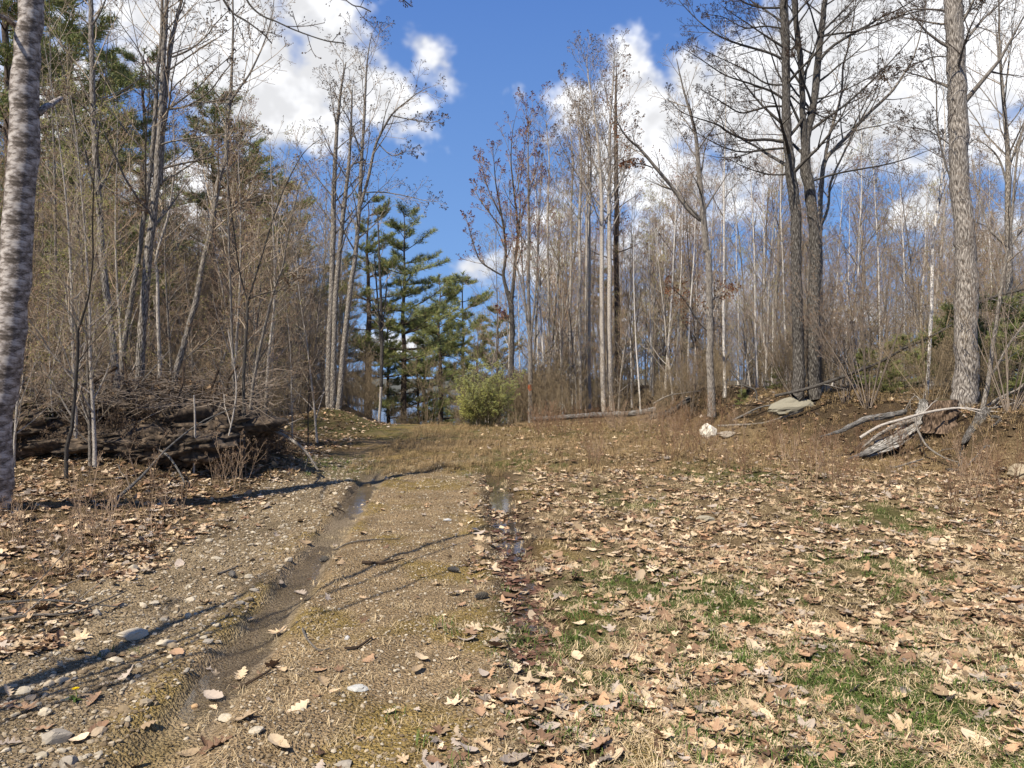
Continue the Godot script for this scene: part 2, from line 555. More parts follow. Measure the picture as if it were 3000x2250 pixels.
# twigs with buds at their tips
func spray(w: Wood, p: Vector3, dir: Vector3, L: float, r: float, o: Dictionary) -> void:
	var d1 := (dir + rv() * 0.35).normalized()
	var m := p + d1 * L * 0.5
	var d2: Vector3 = (d1 + rv() * 0.4 + Vector3.UP * o.up).normalized()
	var e: Vector3 = m + d2 * L * 0.5
	w.thin.twig(p, m, e, r)
	if o.bud > 0.0: w.buds.bud(e, d2, o.bud * rg.randf_range(0.7, 1.3))
	for k in int(o.sub):
		var t := rg.randf_range(0.25, 0.95)
		var q := p.lerp(m, t * 2.0) if t < 0.5 else m.lerp(e, t * 2.0 - 1.0)
		var a: Vector3 = (d1 + rv() * 0.95 + Vector3.UP * o.up).normalized()
		var l := L * rg.randf_range(0.3, 0.6)
		var z: Vector3 = q + a * l
		w.thin.twig(q, q + a * l * 0.5 + rv() * l * 0.08, z, r * 0.7)
		if o.bud > 0.0: w.buds.bud(z, a, o.bud * rg.randf_range(0.6, 1.2))

# branches and twigs along a limb that is already there
func dress(w: Wood, p: PackedVector3Array, r0: float, r1: float, L: float, lvl: int, t0: float, o: Dictionary) -> void:
	var n: int = maxi(1, int(o.n[lvl] * rg.randf_range(0.85, 1.15)))
	var turn := rg.randf() * TAU
	for j in n:
		var t := lerpf(t0, 0.99, (j + rg.randf()) / n)
		var q := lerp_on(p, t)
		var ax := (lerp_on(p, minf(t + 0.04, 1.0)) - lerp_on(p, maxf(t - 0.04, 0.0))).normalized()
		var a := ax.cross(Vector3(0.3, 0.15, 0.9)).normalized()
		turn += 2.4 + rg.randf_range(-0.5, 0.5)
		a = a.rotated(ax, turn)
		var g: float = o.ang[lvl] * rg.randf_range(0.75, 1.25)
		var dir := (ax * cos(g) + a * sin(g)).normalized()
		var sz: float = o.len[lvl] * L * (1.0 - 0.65 * (t - t0) / (1.0 - t0)) * rg.randf_range(0.6, 1.15)
		var rr := lerpf(r0, r1, t) * 0.55
		limb(w, q, dir, sz, minf(rr, sz * 0.02 + 0.004), lvl + 1, o)

func limb(w: Wood, p: Vector3, dir: Vector3, L: float, r: float, lvl: int, o: Dictionary) -> void:
	if lvl >= o.n.size():
		spray(w, p, dir, L, maxf(r * 0.8, o.fine), o)
		return
	var n := clampi(int(L * 2.2) + 2, 3, 8)
	var pts := PackedVector3Array([p])
	var rad := PackedFloat32Array([r])
	var q := p
	for i in n:
		dir = (dir + rv() * o.wander + Vector3.UP * o.up * 0.5).normalized()
		q += dir * L / n
		pts.append(q)
		rad.append(lerpf(r, o.fine, pow((i + 1.0) / n, 0.8)))
	(w.thick if r > 0.016 else w.thin).tube(pts, rad, 7 if r > 0.05 else 5 if r > 0.016 else 3)
	dress(w, pts, r, o.fine, L, lvl, o.bare, o)

func finish(o: Node3D, w: Wood, bark_m: Material, twig_m: Material, bud_m: Material, trunk := "trunk", bud_name := "buds") -> void:
	if trunk and w.thick.v.size(): part(o, trunk, w.thick.done(), bark_m)
	w.thin.uv.clear()
	if w.thin.v.size(): part(o, "crown", w.thin.done(), twig_m)
	if w.buds.v.size(): part(o, bud_name, w.buds.done(), bud_m)

func opt(n: Array, ang: Array, lens: Array, up := 0.12, wander := 0.12, bud := 0.02, fine := 0.0035, sub := 3, bare := 0.25) -> Dictionary:
	return {"n": n, "ang": ang, "len": lens, "up": up, "wander": wander, "bud": bud, "fine": fine, "sub": sub, "bare": bare}

# a whole grown tree standing at the origin
func grown(called: String, h: float, r: float, t0: float, o: Dictionary, bark_m: Material, twig_m: Material, bud_m: Material, sd: int, bend := 0.04, stems := 1) -> Node3D:
	rg.seed = sd
	var root := Node3D.new()
	root.name = called
	var w := Wood.new()
	for s in stems:
		var k := rg.randf_range(0.75, 1.0) if s else 1.0
		var dir := Vector3(rg.randf_range(-1, 1) * bend * 2.0, 1, rg.randf_range(-1, 1) * bend * 2.0).normalized()
		if stems > 1: dir = (Vector3.UP + Vector3(cos(TAU * s / stems), 0, sin(TAU * s / stems)) * 0.14).normalized()
		var q := Vector3(0, -0.25, 0) + (Vector3(dir.x, 0, dir.z) * r * 6.0 if stems > 1 else Vector3.ZERO)
		var pts := PackedVector3Array([q])
		var rad := PackedFloat32Array([r * 1.35 * k])
		var n := 12
		for i in n:
			dir = (dir + Vector3(rg.randf_range(-1, 1) * bend, 0.06, rg.randf_range(-1, 1) * bend)).normalized()
			q += dir * h * k / n
			pts.append(q)
			rad.append(maxf(r * k * (1.0 - 0.92 * (i + 1.0) / n), 0.006))
		w.thick.tube(pts, rad, 8 if r > 0.06 else 6)
		dress(w, pts, r, 0.006, h * k, 0, t0, o)
	finish(root, w, bark_m, twig_m, bud_m)
	return root

# a tree whose stems and limbs were measured: stems = [[[px, py, width in px], ...], ...] at distance d
func measured(called: String, label: String, category: String, group: String, d: float, foot: Vector3, stems: Array, limbs: Array, o: Dictionary, ol: Dictionary, t0: float, bark_m: Material, twig_m: Material, bud_m: Material, sd: int, bud_name := "buds") -> Node3D:
	rg.seed = sd
	var root := thing(called, foot, label, category, group)
	var w := Wood.new()
	for pass_n in 2:
		for s in (stems if pass_n == 0 else limbs):
			var mb := MB.new()
			var ctl := PackedVector3Array()
			var cr := PackedFloat32Array()
			var lean := rg.randf_range(-0.3, 0.3) * (0.25 if pass_n == 0 else 2.0)
			for i in s.size():
				var q := at(s[i][0], s[i][1], d)
				var along := float(i) / maxf(1, s.size() - 1)
				q += (q - Vector3(0, EYE, 0)) / d * lean * along * along * 2.0
				ctl.append(q - foot)
				cr.append(maxf(0.004, s[i][2] * 0.5 / F * d))
			var pts := PackedVector3Array()
			var rad := PackedFloat32Array()
			for i in ctl.size() - 1:
				var a := ctl[maxi(i - 1, 0)]
				var b := ctl[mini(i + 2, ctl.size() - 1)]
				var div := 4
				for k in div:
					var t := float(k) / div
					pts.append(ctl[i].cubic_interpolate(ctl[i + 1], a, b, t) + rv() * cr[i] * 0.12)
					rad.append(lerpf(cr[i], cr[i + 1], t) * rg.randf_range(0.95, 1.06))
			pts.append(ctl[ctl.size() - 1])
			rad.append(cr[cr.size() - 1])
			var L := 0.0
			for i in pts.size() - 1: L += pts[i].distance_to(pts[i + 1])
			mb.tube(pts, rad, 12 if cr[0] > 0.08 else 8 if cr[0] > 0.03 else 5, true)
			part(root, ("trunk" if pass_n == 0 else "limb"), mb.done(), bark_m)
			var oo: Dictionary = o if pass_n == 0 else ol
			dress(w, pts, cr[0], cr[cr.size() - 1], L if pass_n else L * 1.0, 0, t0 if pass_n == 0 else 0.2, oo)
	w.thin.uv.clear()
	if w.thick.v.size(): part(root, "branches", w.thick.done(), bark_m)
	if w.thin.v.size(): part(root, "crown", w.thin.done(), twig_m)
	if w.buds.v.size(): part(root, bud_name, w.buds.done(), bud_m)
	return root

func tuft(mb: MB, p: Vector3, dir: Vector3, s: float, n: int) -> void:
	var a := dir.cross(Vector3(0.2, 0.9, 0.3)).normalized()
	var b := dir.cross(a)
	for k in n:
		var w := TAU * (k + rg.randf()) / n
		var d := (dir * rg.randf_range(0.3, 1.0) + (a * cos(w) + b * sin(w)) * 0.75).normalized()
		var q := d.cross(a + Vector3(0, 0.01, 0)).normalized() * s * 0.06
		var r := p - dir * s * rg.randf_range(0.0, 0.8)
		var l := 0.8 + 0.5 * rg.randf()
		mb.tint = Color(0.14 * l, 0.17 * l, 0.06 * l) if rg.randf() < 0.7 else Color(0.24 * l, 0.225 * l, 0.085 * l)
		mb.tri(r + q, r + d * s, r - q)

func pine(called: String, h: float, r: float, t0: float, spread: float, sd: int, dens := 1.0, needle_len := 0.13, whorls := 18) -> Node3D:
	rg.seed = sd
	var root := Node3D.new()
	root.name = called
	var w := Wood.new()
	var nb := MB.new()
	nb.colored = true
	var pts := PackedVector3Array()
	var rad := PackedFloat32Array()
	for i in 13:
		pts.append(Vector3(rg.randf_range(-1, 1) * 0.06 * (1.0 if i else 0.0), h * i / 12.0 - 0.3, rg.randf_range(-1, 1) * 0.06))
		rad.append(maxf(0.012, r * (1.0 - 0.95 * i / 12.0)))
	w.thick.tube(pts, rad, 9)
	for k in whorls:
		var t := lerpf(t0, 0.985, pow((k + rg.randf() * 0.5) / whorls, 0.85))
		var c := lerp_on(pts, t)
		var prof := pow(1.0 - (t - t0) / (1.0 - t0), 0.65) * (0.55 + 0.45 * smoothstep(t0, t0 + 0.2, t))
		for j in rg.randi_range(3, 6):
			if rg.randf() < 0.18: continue
			var az := rg.randf() * TAU
			var L := spread * prof * rg.randf_range(0.35, 1.3) + 0.3
			var dir := Vector3(cos(az), rg.randf_range(0.0, 0.3) + 0.5 * t * t, sin(az)).normalized()
			var bp := PackedVector3Array([c])
			var br := PackedFloat32Array([0.008 + L * 0.012])
			var q := c
			for i in 5:
				dir = (dir + Vector3(0, 0.06 * (i - 1.2), 0) + rv() * 0.08).normalized()
				q += dir * L / 5.0
				bp.append(q)
				br.append(br[0] * (1.0 - 0.17 * (i + 1)))
			w.thick.tube(bp, br, 4)
			var nn := int(L * 9.0 * dens) + 3
			for i in nn:
				var u := lerpf(0.28, 1.0, (i + rg.randf()) / nn)
				var s := lerp_on(bp, u)
				var sd2 := dir.cross(Vector3.UP).normalized() * (1.0 if i % 2 else -1.0)
				var bd := (sd2 * rg.randf_range(0.3, 1.0) + dir * 0.8 + Vector3.UP * rg.randf_range(-0.25, 0.5)).normalized()
				var bl := (0.15 + 0.26 * L * (1.0 - u * 0.6)) * rg.randf_range(0.6, 1.2)
				w.thin.twig(s, s + bd * bl * 0.5, s + bd * bl, 0.005)
				for g in 3:
					tuft(nb, s + bd * bl * (0.45 + 0.28 * g) + rv() * 0.04, (bd + Vector3.UP * 0.55 + rv() * 0.3).normalized(), needle_len * rg.randf_range(0.8, 1.25), 8)
		# the leader
	tuft(nb, pts[12], Vector3.UP, needle_len * 1.4, 14)
	part(root, "trunk", w.thick.done(), M.pine_bark)
	w.thin.uv.clear()
	part(root, "twigs", w.thin.done(), M.twig_dark)
	part(root, "crown", nb.done(), M.needle)
	return root

# ---------------------------------------------------------------- small shapes
func rock_mesh(sx: float, sy: float, sz: float, sd: int, tint: Color, seg := 9, rings := 6, facets := 9) -> ArrayMesh:
	var f := FastNoiseLite.new()
	f.seed = sd
	f.frequency = 0.8
	rg.seed = sd
	var cuts := []
	for k in facets:
		cuts.append([Vector3(rg.randf_range(-1, 1), rg.randf_range(-0.7, 1), rg.randf_range(-1, 1)).normalized(), rg.randf_range(0.55, 0.85)])
	var g := []
	for j in rings + 1:
		var row := []
		for i in seg:
			var th := PI * j / rings
			var ph := TAU * (i + 0.3 * sin(j * 2.0 + sd)) / seg
			var p := Vector3(sin(th) * cos(ph), cos(th), sin(th) * sin(ph))
			p *= 1.0 + f.get_noise_3dv(p * 1.5) * 0.35
			for c in cuts:
				var over: float = p.dot(c[0]) - c[1]
				if over > 0: p -= c[0] * over
			row.append(Vector3(p.x * sx, p.y * sy, p.z * sz))
		g.append(row)
	var mb := MB.new()
	mb.colored = true
	mb.tint = tint
	for j in rings:
		for i in seg:
			var a: Vector3 = g[j][i]
			var b: Vector3 = g[j][(i + 1) % seg]
			var c: Vector3 = g[j + 1][i]
			var d: Vector3 = g[j + 1][(i + 1) % seg]
			if j > 0: mb.tri(a, b, d)
			if j < rings - 1: mb.tri(a, d, c)
	return mb.done()

# a gnarled tube: roots, logs, stumps
func gnarl(ctl: PackedVector3Array, cr: PackedFloat32Array, sides: int, amp: float, sd: int, squash := 1.0, cap := true) -> ArrayMesh:
	var f := FastNoiseLite.new()
	f.seed = sd
	f.frequency = 1.0
	var mb := MB.new()
	var pts := PackedVector3Array()
	var rad := PackedFloat32Array()
	for i in ctl.size() - 1:
		for k in 5:
			var t := k / 5.0
			pts.append(ctl[i].cubic_interpolate(ctl[i + 1], ctl[maxi(i - 1, 0)], ctl[mini(i + 2, ctl.size() - 1)], t))
			rad.append(lerpf(cr[i], cr[i + 1], t))
	pts.append(ctl[ctl.size() - 1])
	rad.append(cr[cr.size() - 1])
	mb.tube(pts, rad, sides, cap)
	var row := sides + 1
	for i in pts.size():
		for k in row:
			var e := i * row + k
			var w := TAU * (k % sides) / sides
			var s := 1.0 + amp * f.get_noise_3d(cos(w) * 2.6, sin(w) * 2.6, i * 0.16) + amp * 0.5 * f.get_noise_3d(cos(w) * 7.0, sin(w) * 7.0, i * 0.3 + 20.0)
			var off := mb.v[e] - pts[i]
			off.y *= squash
			mb.v[e] = pts[i] + off * s
	for i in pts.size():
		for k in row:
			var e := i * row + k
			var e1 := mb.v[i * row + (k + 1) % sides] - mb.v[i * row + (k + sides - 1) % sides]
			var e2 := mb.v[mini(i + 1, pts.size() - 1) * row + k] - mb.v[maxi(i - 1, 0) * row + k]
			mb.n[e] = e1.cross(e2).normalized() * -1.0 if e1.cross(e2).dot(mb.v[e] - pts[i]) < 0 else e1.cross(e2).normalized()
	return mb.done()

func pv(a: Array) -> PackedVector3Array:
	var o := PackedVector3Array()
	for q in a: o.append(q)
	return o

func leaf_mesh(kind: int, sd: int) -> ArrayMesh:
	rg.seed = sd
	var mb := MB.new()
	mb.colored = true
	var fold := rg.randf_range(-0.4, 0.9)
	var curl := rg.randf_range(-0.5, 1.2)
	var twist := rg.randf_range(-0.8, 0.8)
	var vein := Color(1.12, 1.1, 1.06)
	var web := Color(1, 1, 1)
	if kind < 2:       # long leaf: 0 lobed, 1 plain
		var n := 14
		var g := []
		for i in n + 1:
			var t := float(i) / n
			var w := pow(sin(PI * pow(t, 0.85)), 0.7) * (0.27 if kind == 1 else 0.3)
			if kind == 0: w *= (1.0 if i % 3 == 1 else 0.42 if i % 3 == 0 else 0.75)
			var row := []
			for k in [-1.0, -0.5, 0.0, 0.5, 1.0]:
				var x: float = k * w * (1.0 + rg.randf_range(-0.1, 0.1))
				var y: float = fold * x * x * 3.0 + curl * (t - 0.5) * (t - 0.5) * 0.5 + twist * x * (t - 0.5) + rg.randf_range(-0.012, 0.012)
				row.append(Vector3(x, y, t - 0.5 + (absf(k) * 0.08 if kind == 0 else 0.0)))
			g.append(row)
		for i in n:
			for k in 4:
				mb.tint = web
				mb.tri(g[i][k], g[i + 1][k], g[i + 1][k + 1])
				mb.tri(g[i][k], g[i + 1][k + 1], g[i][k + 1])
		for e in mb.v.size():
			if absf(mb.v[e].x) < 0.004: mb.c[e] = vein
	else:              # star-shaped leaf with five points
		var rim := []
		var mid := []
		var m := 30
		for i in m:
			var w := TAU * i / m
			var tip := absf(fposmod((w - PI / 2) / (TAU / 5.6) + 0.5, 1.0) - 0.5) * 2.0
			var rr := lerpf(0.52, 0.24, pow(tip, 0.8)) * (1.0 if absf(angle_difference(w, -PI / 2)) > 0.5 else 0.35) * rg.randf_range(0.88, 1.1)
			if absf(angle_difference(w, PI / 2)) < 0.3: rr *= 1.15
			var p := Vector3(cos(w) * rr, 0, -sin(w) * rr)
			p.y = fold * p.x * p.x * 0.9 + curl * p.z * p.z * 0.7 + twist * p.x * p.z + rg.randf_range(-0.03, 0.03)
			rim.append(p)
			var q := p * 0.5
			q.y = p.y * 0.28 + rg.randf_range(-0.012, 0.012)
			mid.append(q)
		for i in m:
			var j := (i + 1) % m
			mb.tri(Vector3.ZERO, mid[i], mid[j])
			mb.tri(mid[i], rim[i], rim[j])
			mb.tri(mid[i], rim[j], mid[j])
		var stem := rg.randf_range(0.2, 0.4)
		mb.tint = Color(0.8, 0.65, 0.55)
		mb.tri(Vector3(-0.008, 0, 0.05), Vector3(0.01, 0.03, 0.12 + stem), Vector3(0.008, 0, 0.05))
	return mb.done()

func grass_mesh(n: int, h: float, spread: float, lay: float, sd: int, a: Color, b: Color, wide := 0.003) -> ArrayMesh:
	rg.seed = sd
	var mb := MB.new()
	mb.colored = true
	for k in n:
		var az := rg.randf() * TAU
		var p := Vector3(rg.randf_range(-1, 1), 0, rg.randf_range(-1, 1)) * spread
		p.y = -0.01
		var out := Vector3(cos(az), 0, sin(az))
		var l := h * rg.randf_range(0.45, 1.1)
		var sd2 := Vector3(-sin(az), 0, cos(az)) * wide
		var e := p + out * l * lay * 0.35 + Vector3.UP * l * (1.0 - lay * 0.55) * 0.6
		var z := p + out * l * (lay * 0.9 + 0.1) + Vector3.UP * l * (1.0 - lay * 0.9)
		mb.tint = a.lerp(b, rg.randf())
		mb.tri(p - sd2, e - sd2 * 0.8, e + sd2 * 0.8)
		mb.tri(p - sd2, e + sd2 * 0.8, p + sd2)
		mb.tri(e - sd2 * 0.8, z, e + sd2 * 0.8)
	return mb.done()

func tilted(p: Vector3, tilt: float, s: float) -> Transform3D:
	var b := Basis(Vector3.UP, rg.randf() * TAU) * Basis(Vector3.RIGHT, rg.randf_range(-tilt, tilt)) * Basis(Vector3.BACK, rg.randf_range(-tilt, tilt))
	return Transform3D(b.scaled(Vector3.ONE * s), p)

func bush_node(called: String, h: float, stems: int, spreadk: float, o: Dictionary, twig_m: Material, bud_m: Material, sd: int, r := 0.008, bud_name := "buds") -> Node3D:
	rg.seed = sd
	var root := Node3D.new()
	root.name = called
	var w := Wood.new()
	for k in stems:
		var az := TAU * (k + rg.randf()) / stems
		var dir := Vector3(cos(az) * spreadk * rg.randf(), 1, sin(az) * spreadk * rg.randf()).normalized()
		limb(w, Vector3(cos(az) * 0.06, -0.05, sin(az) * 0.06) * (0.5 + rg.randf()), dir, h * rg.randf_range(0.6, 1.05), r * rg.randf_range(0.7, 1.2), 0, o)
	w.thick.uv.clear()
	w.thin.uv.clear()
	if w.thick.v.size(): part(root, "stems", w.thick.done(), twig_m)
	if w.thin.v.size(): part(root, "twigs", w.thin.done(), twig_m)
	if w.buds.v.size(): part(root, bud_name, w.buds.done(), bud_m)
	return root

func merged(node: Node3D, cols: Array) -> ArrayMesh:      # one mesh with vertex colours out of a tree's parts
	var mb := MB.new()
	for i in node.get_child_count():
		var a: Array = (node.get_child(i) as MeshInstance3D).mesh.surface_get_arrays(0)
		var e := mb.v.size()
		mb.v.append_array(a[Mesh.ARRAY_VERTEX])
		mb.n.append_array(a[Mesh.ARRAY_NORMAL])
		var cc := PackedColorArray()
		cc.resize(a[Mesh.ARRAY_VERTEX].size())
		cc.fill(cols[i])
		mb.c.append_array(cc)
		for k in a[Mesh.ARRAY_INDEX]: mb.ix.append(k + e)
	return mb.done()

func K(ox: float, oy: float, a: Array) -> Array:     # measurements taken in enlarged views of the photograph, brought to one scale
	var o := []
	for q in a: o.append([q[0] / 6.481 + ox / 2.9297, q[1] / 6.481 + oy / 2.9297, q[2] / 6.481])
	return o

func bank_point(px: float, py: float) -> Vector3: return spot(px, py)

func scatter_ok(list: Array, x: float, d: float, gap: float) -> bool:
	for q in list:
		if absf(q.x - x) < gap and absf(q.y - d) < gap: return false
	list.append(Vector2(x, d))
	return true

func _ready() -> void:
	# ------------------------------------------------------------ camera, sky, sun, exposure
	var cam := Camera3D.new()
	cam.name = "camera"
	cam.fov = rad_to_deg(2.0 * atan(384.0 / F))
	cam.far = 3000.0
	add_child(cam)
	cam.position = Vector3(0, EYE, 0)
	cam.current = true
	nz.seed = 4; nz.frequency = 0.12; nz.fractal_octaves = 4
	nf.seed = 9; nf.frequency = 1.1; nf.fractal_octaves = 3
	var env := Environment.new()
	env.background_mode = Environment.BG_SKY
	env.sky = Sky.new()
	env.sky.sky_material = make_sky()
	env.tonemap_mode = Environment.TONE_MAPPER_LINEAR
	env.tonemap_exposure = 1.6
	env.sdfgi_enabled = true
	env.ssao_enabled = true
	env.ssil_enabled = true
	var we := WorldEnvironment.new()
	we.name = "world"
	we.environment = env
	add_child(we)
	var sun := DirectionalLight3D.new()
	sun.name = "sun"
	sun.light_energy = 1.6
	sun.light_color = Color(1.0, 0.955, 0.88)
	sun.light_angular_distance = 0.5
	sun.shadow_enabled = true
	add_child(sun)
	var sun_el := deg_to_rad(52.0)
	var sun_az := deg_to_rad(38.0)
	sun.look_at_from_position(Vector3.ZERO, Vector3(sin(sun_az) * cos(sun_el), -sin(sun_el), -cos(sun_az) * cos(sun_el)))

	# ------------------------------------------------------------ setting
	make_materials()
	build_ground()
	build_water()
	build_trees()
	build_woods()
	build_mound()
	build_bank()
	build_field()
	build_floor()

# ---------------------------------------------------------------- water
func build_water() -> void:
	var mb := MB.new()
	var cols := 24
	for j in cols + 1:
		for i in cols + 1:
			mb.v.append(Vector3(lerpf(-900, 900, float(i) / cols), -6.6, lerpf(-30, -1500, float(j) / cols)))
			mb.n.append(Vector3.UP)
			mb.uv.append(Vector2(mb.v[-1].x, mb.v[-1].z))
			if i < cols and j < cols:
				var k := j * (cols + 1) + i
				mb.ix.append_array([k, k + cols + 1, k + cols + 2, k, k + cols + 2, k + 1])
	solo("lake_water", mb.done(), M.lake, Vector3.ZERO, "blue grey lake glimpsed between the trunks beyond the crest", "", "", "structure")
	var hb := MB.new()
	var n := 90
	for i in n + 1:
		var az := lerpf(-1.1, 1.1, float(i) / n)
		for k in 5:
			var r := 640.0 + k * 70.0
			var up := [-8.0, -2.0, 3.0, 7.0, -8.0][k] as float
			up += nz.get_noise_2d(az * 160.0, k * 20.0) * (5.0 if k > 0 and k < 4 else 0.0)
			hb.v.append(Vector3(sin(az) * r, up, -cos(az) * r))
			hb.n.append(Vector3(-sin(az) * 0.3, 0.9, cos(az) * 0.3).normalized())
			if i < n and k < 4:
				var e := i * 5 + k
				hb.ix.append_array([e, e + 1, e + 6, e, e + 6, e + 5])
	solo("far_shore_hills", hb.done(), M.forest, Vector3.ZERO, "low wooded hills on the far shore of the lake", "", "", "structure")
	var names := ["long shallow muddy puddle in the left wheel rut nearest the camera", "small wet patch at the far end of the left wheel rut", "puddle full of dark red brown leaves in the right wheel rut", "muddy puddle in the middle of the right wheel rut", "bright puddle reflecting the sky at the far end of the right wheel rut"]
	var i := 0
	for side in 2:
		for q in (POOLS_LEFT if side == 0 else POOLS_RIGHT):
			var wb := MB.new()
			var m := 40
			for j in m + 1:
				var d: float = lerpf(q[0] - 0.5, q[1] + 0.5, float(j) / m)
				var c := rut_left(d) if side == 0 else rut_right(d)
				var lev := pool_floor(d) + (0.012 if side == 0 else 0.026 if q[0] > 8.0 else 0.01 if q[0] > 6.8 else 0.006)
				for k in 2:
					wb.v.append(Vector3(c + (0.26 if k else -0.26), lev, -d))
					wb.n.append(Vector3.UP)
					wb.uv.append(Vector2(wb.v[-1].x, d))
				if j < m: wb.ix.append_array([j * 2, j * 2 + 2, j * 2 + 3, j * 2, j * 2 + 3, j * 2 + 1])
			solo("puddle", wb.done(), M.water, Vector3.ZERO, names[i], "", "", "structure")
			i += 1

# ---------------------------------------------------------------- the trees that can be told apart
func build_trees() -> void:
	var om := opt([22, 7, 4], [0.75, 0.75, 0.7], [0.3, 0.52, 0.55], 0.14, 0.12, 0.022, 0.0035, 3)
	var os := opt([16, 5, 2], [0.75, 0.75, 0.7], [0.28, 0.52, 0.55], 0.12, 0.13, 0.02, 0.003, 3)
	var ol := opt([9, 5, 3], [0.7, 0.75, 0.7], [0.42, 0.52, 0.55], 0.1, 0.15, 0.022, 0.0035, 3)
	var sparse := opt([7, 4, 2], [0.8, 0.75, 0.7], [0.2, 0.5, 0.55], 0.08, 0.14, 0.02, 0.0035, 3)
	# left
	measured("birch_tree", "thick pale birch trunk with dark bands and a broken stub at the left edge", "tree", "", 7.2, on(-5.0, 7.2),
		[[[-7, 522, 33], [-6, 505, 30], [-1, 410, 28], [8.5, 348, 28], [16, 256, 27.5], [23, 154, 26], [27, 77, 24.5], [31, 0, 22.5], [34, -100, 19], [38, -240, 12]]],
		[[[38, 113, 8], [46, 107, 6], [53, 103, 5.5], [61, 98, 4.5]], [[22, 30, 7], [8, 20, 5], [-8, 12, 4], [-40, -6, 2]]],
		sparse, opt([1], [0.8], [0.2], 0.1, 0.1, 0.0, 0.003, 1), 0.8, M.birch, M.twig_gray, M.bud_tan, 101)
	measured("gray_tree", "slim slightly bowed grey tree rising from the left side of the dark mound", "tree", "trees on the mound", 11.0, on(-5.85, 11.0),
		[K(0, 750, [[793, 1330, 52], [785, 1250, 50], [765, 1000, 48], [745, 700, 46], [710, 380, 44], [672, 100, 43]]) + K(0, 0, [[650, 1500, 42], [640, 1300, 40], [620, 1000, 38], [602, 700, 36], [598, 450, 34], [590, 200, 32], [588, 0, 28], [580, -400, 20], [570, -900, 8]])],
		[K(0, 0, [[600, 160, 14], [660, 60, 10], [720, -120, 7], [760, -300, 3]]), K(0, 0, [[640, 1180, 12], [780, 1270, 9], [930, 1350, 6]]), K(0, 0, [[610, 760, 10], [480, 640, 7], [330, 560, 4]])],
		os, ol, 0.45, M.gray, M.twig_gray, M.bud_tan, 102)
	measured("gray_tree", "three-stemmed grey tree in the middle of the dark mound", "tree", "trees on the mound", 11.6, on(-5.75, 11.6),
		[K(0, 750, [[885, 1290, 66], [895, 1090, 62], [905, 850, 58], [915, 600, 54], [935, 300, 52], [960, 0, 50]]) + K(0, 0, [[1010, 1250, 46], [1030, 950, 40], [1050, 650, 34], [1062, 350, 30], [1075, 100, 26], [1090, -300, 18], [1100, -900, 8]]),
		K(0, 750, [[800, 1250, 42], [795, 1100, 40], [785, 850, 38], [800, 600, 36], [835, 380, 34], [890, 50, 32]]) + K(0, 0, [[945, 1320, 30], [985, 1000, 28], [1005, 750, 26], [1022, 450, 24], [1045, 250, 22], [1050, 0, 20], [1045, -400, 13], [1030, -800, 6]])],
		[K(0, 0, [[1035, 1200, 36], [1055, 850, 34], [1075, 600, 30], [1100, 350, 28], [1150, 100, 22], [1190, -60, 16], [1230, -400, 6]]), K(0, 0, [[1060, 1090, 16], [1180, 1060, 14], [1400, 1010, 11], [1560, 940, 8], [1720, 830, 4]]), K(0, 0, [[1010, 960, 13], [1080, 925, 12], [1250, 895, 9], [1480, 862, 5]]),
		K(0, 0, [[1080, 705, 14], [1200, 690, 12], [1350, 600, 9], [1450, 470, 7], [1530, 380, 4]]), K(0, 0, [[1115, 370, 14], [1230, 320, 12], [1330, 240, 9], [1400, 150, 7], [1490, 60, 4]]), K(0, 0, [[1050, 240, 12], [1110, 160, 10], [1180, 60, 8], [1220, -80, 4]])],
		os, ol, 0.42, M.gray, M.twig_gray, M.bud_dark, 103)
	measured("gray_tree", "crooked forked grey tree leaning right at the right end of the mound", "tree", "trees on the mound", 11.3, on(-4.7, 11.3),
		[K(0, 750, [[1075, 1100, 44], [1090, 1050, 42], [1120, 900, 40], [1150, 720, 40], [1190, 580, 38], [1230, 430, 36], [1270, 300, 36], [1300, 130, 34], [1325, 0, 33]]) + K(0, 0, [[1360, 1530, 32], [1395, 1320, 31], [1425, 1140, 31], [1468, 1010, 28], [1470, 820, 24], [1490, 650, 22], [1503, 450, 17], [1510, 200, 14], [1508, 0, 11], [1500, -500, 5]])],
		[K(0, 0, [[1490, 660, 18], [1545, 580, 16], [1610, 490, 13], [1680, 350, 11], [1730, 220, 9], [1765, 80, 7], [1790, -150, 3]]), K(0, 0, [[1405, 1370, 11], [1520, 1340, 10], [1700, 1260, 7], [1860, 1230, 4]]), K(0, 0, [[1480, 640, 11], [1350, 660, 9], [1200, 690, 6], [1080, 720, 3]]), K(0, 750, [[1130, 740, 12], [1230, 640, 10], [1400, 500, 8], [1580, 310, 5]])],
		os, ol, 0.5, M.gray, M.twig_gray, M.bud_tan, 104)
	measured("forked_sapling", "thin forked sapling in front of the mound, Y-shaped at half height", "tree", "", 8.6, on(-4.6, 8.6),
		[K(0, 750, [[430, 1560, 28], [430, 1400, 26], [432, 1240, 26], [465, 1110, 24], [485, 900, 22], [500, 700, 20], [503, 480, 20]])],
		[K(0, 750, [[500, 490, 14], [470, 400, 12], [430, 340, 9], [340, 270, 7], [200, 210, 4]]), K(0, 750, [[503, 490, 16], [540, 380, 14], [580, 230, 12], [602, 20, 10]]) + K(0, 0, [[600, 1450, 8], [610, 1150, 6], [640, 850, 3]]), K(0, 750, [[500, 700, 9], [570, 600, 7], [680, 470, 5], [760, 330, 3]])],
		sparse, opt([6, 4], [0.7, 0.7], [0.4, 0.45], 0.1, 0.14, 0.015, 0.003, 3), 0.6, M.dark, M.twig_gray, M.bud_tan, 105)
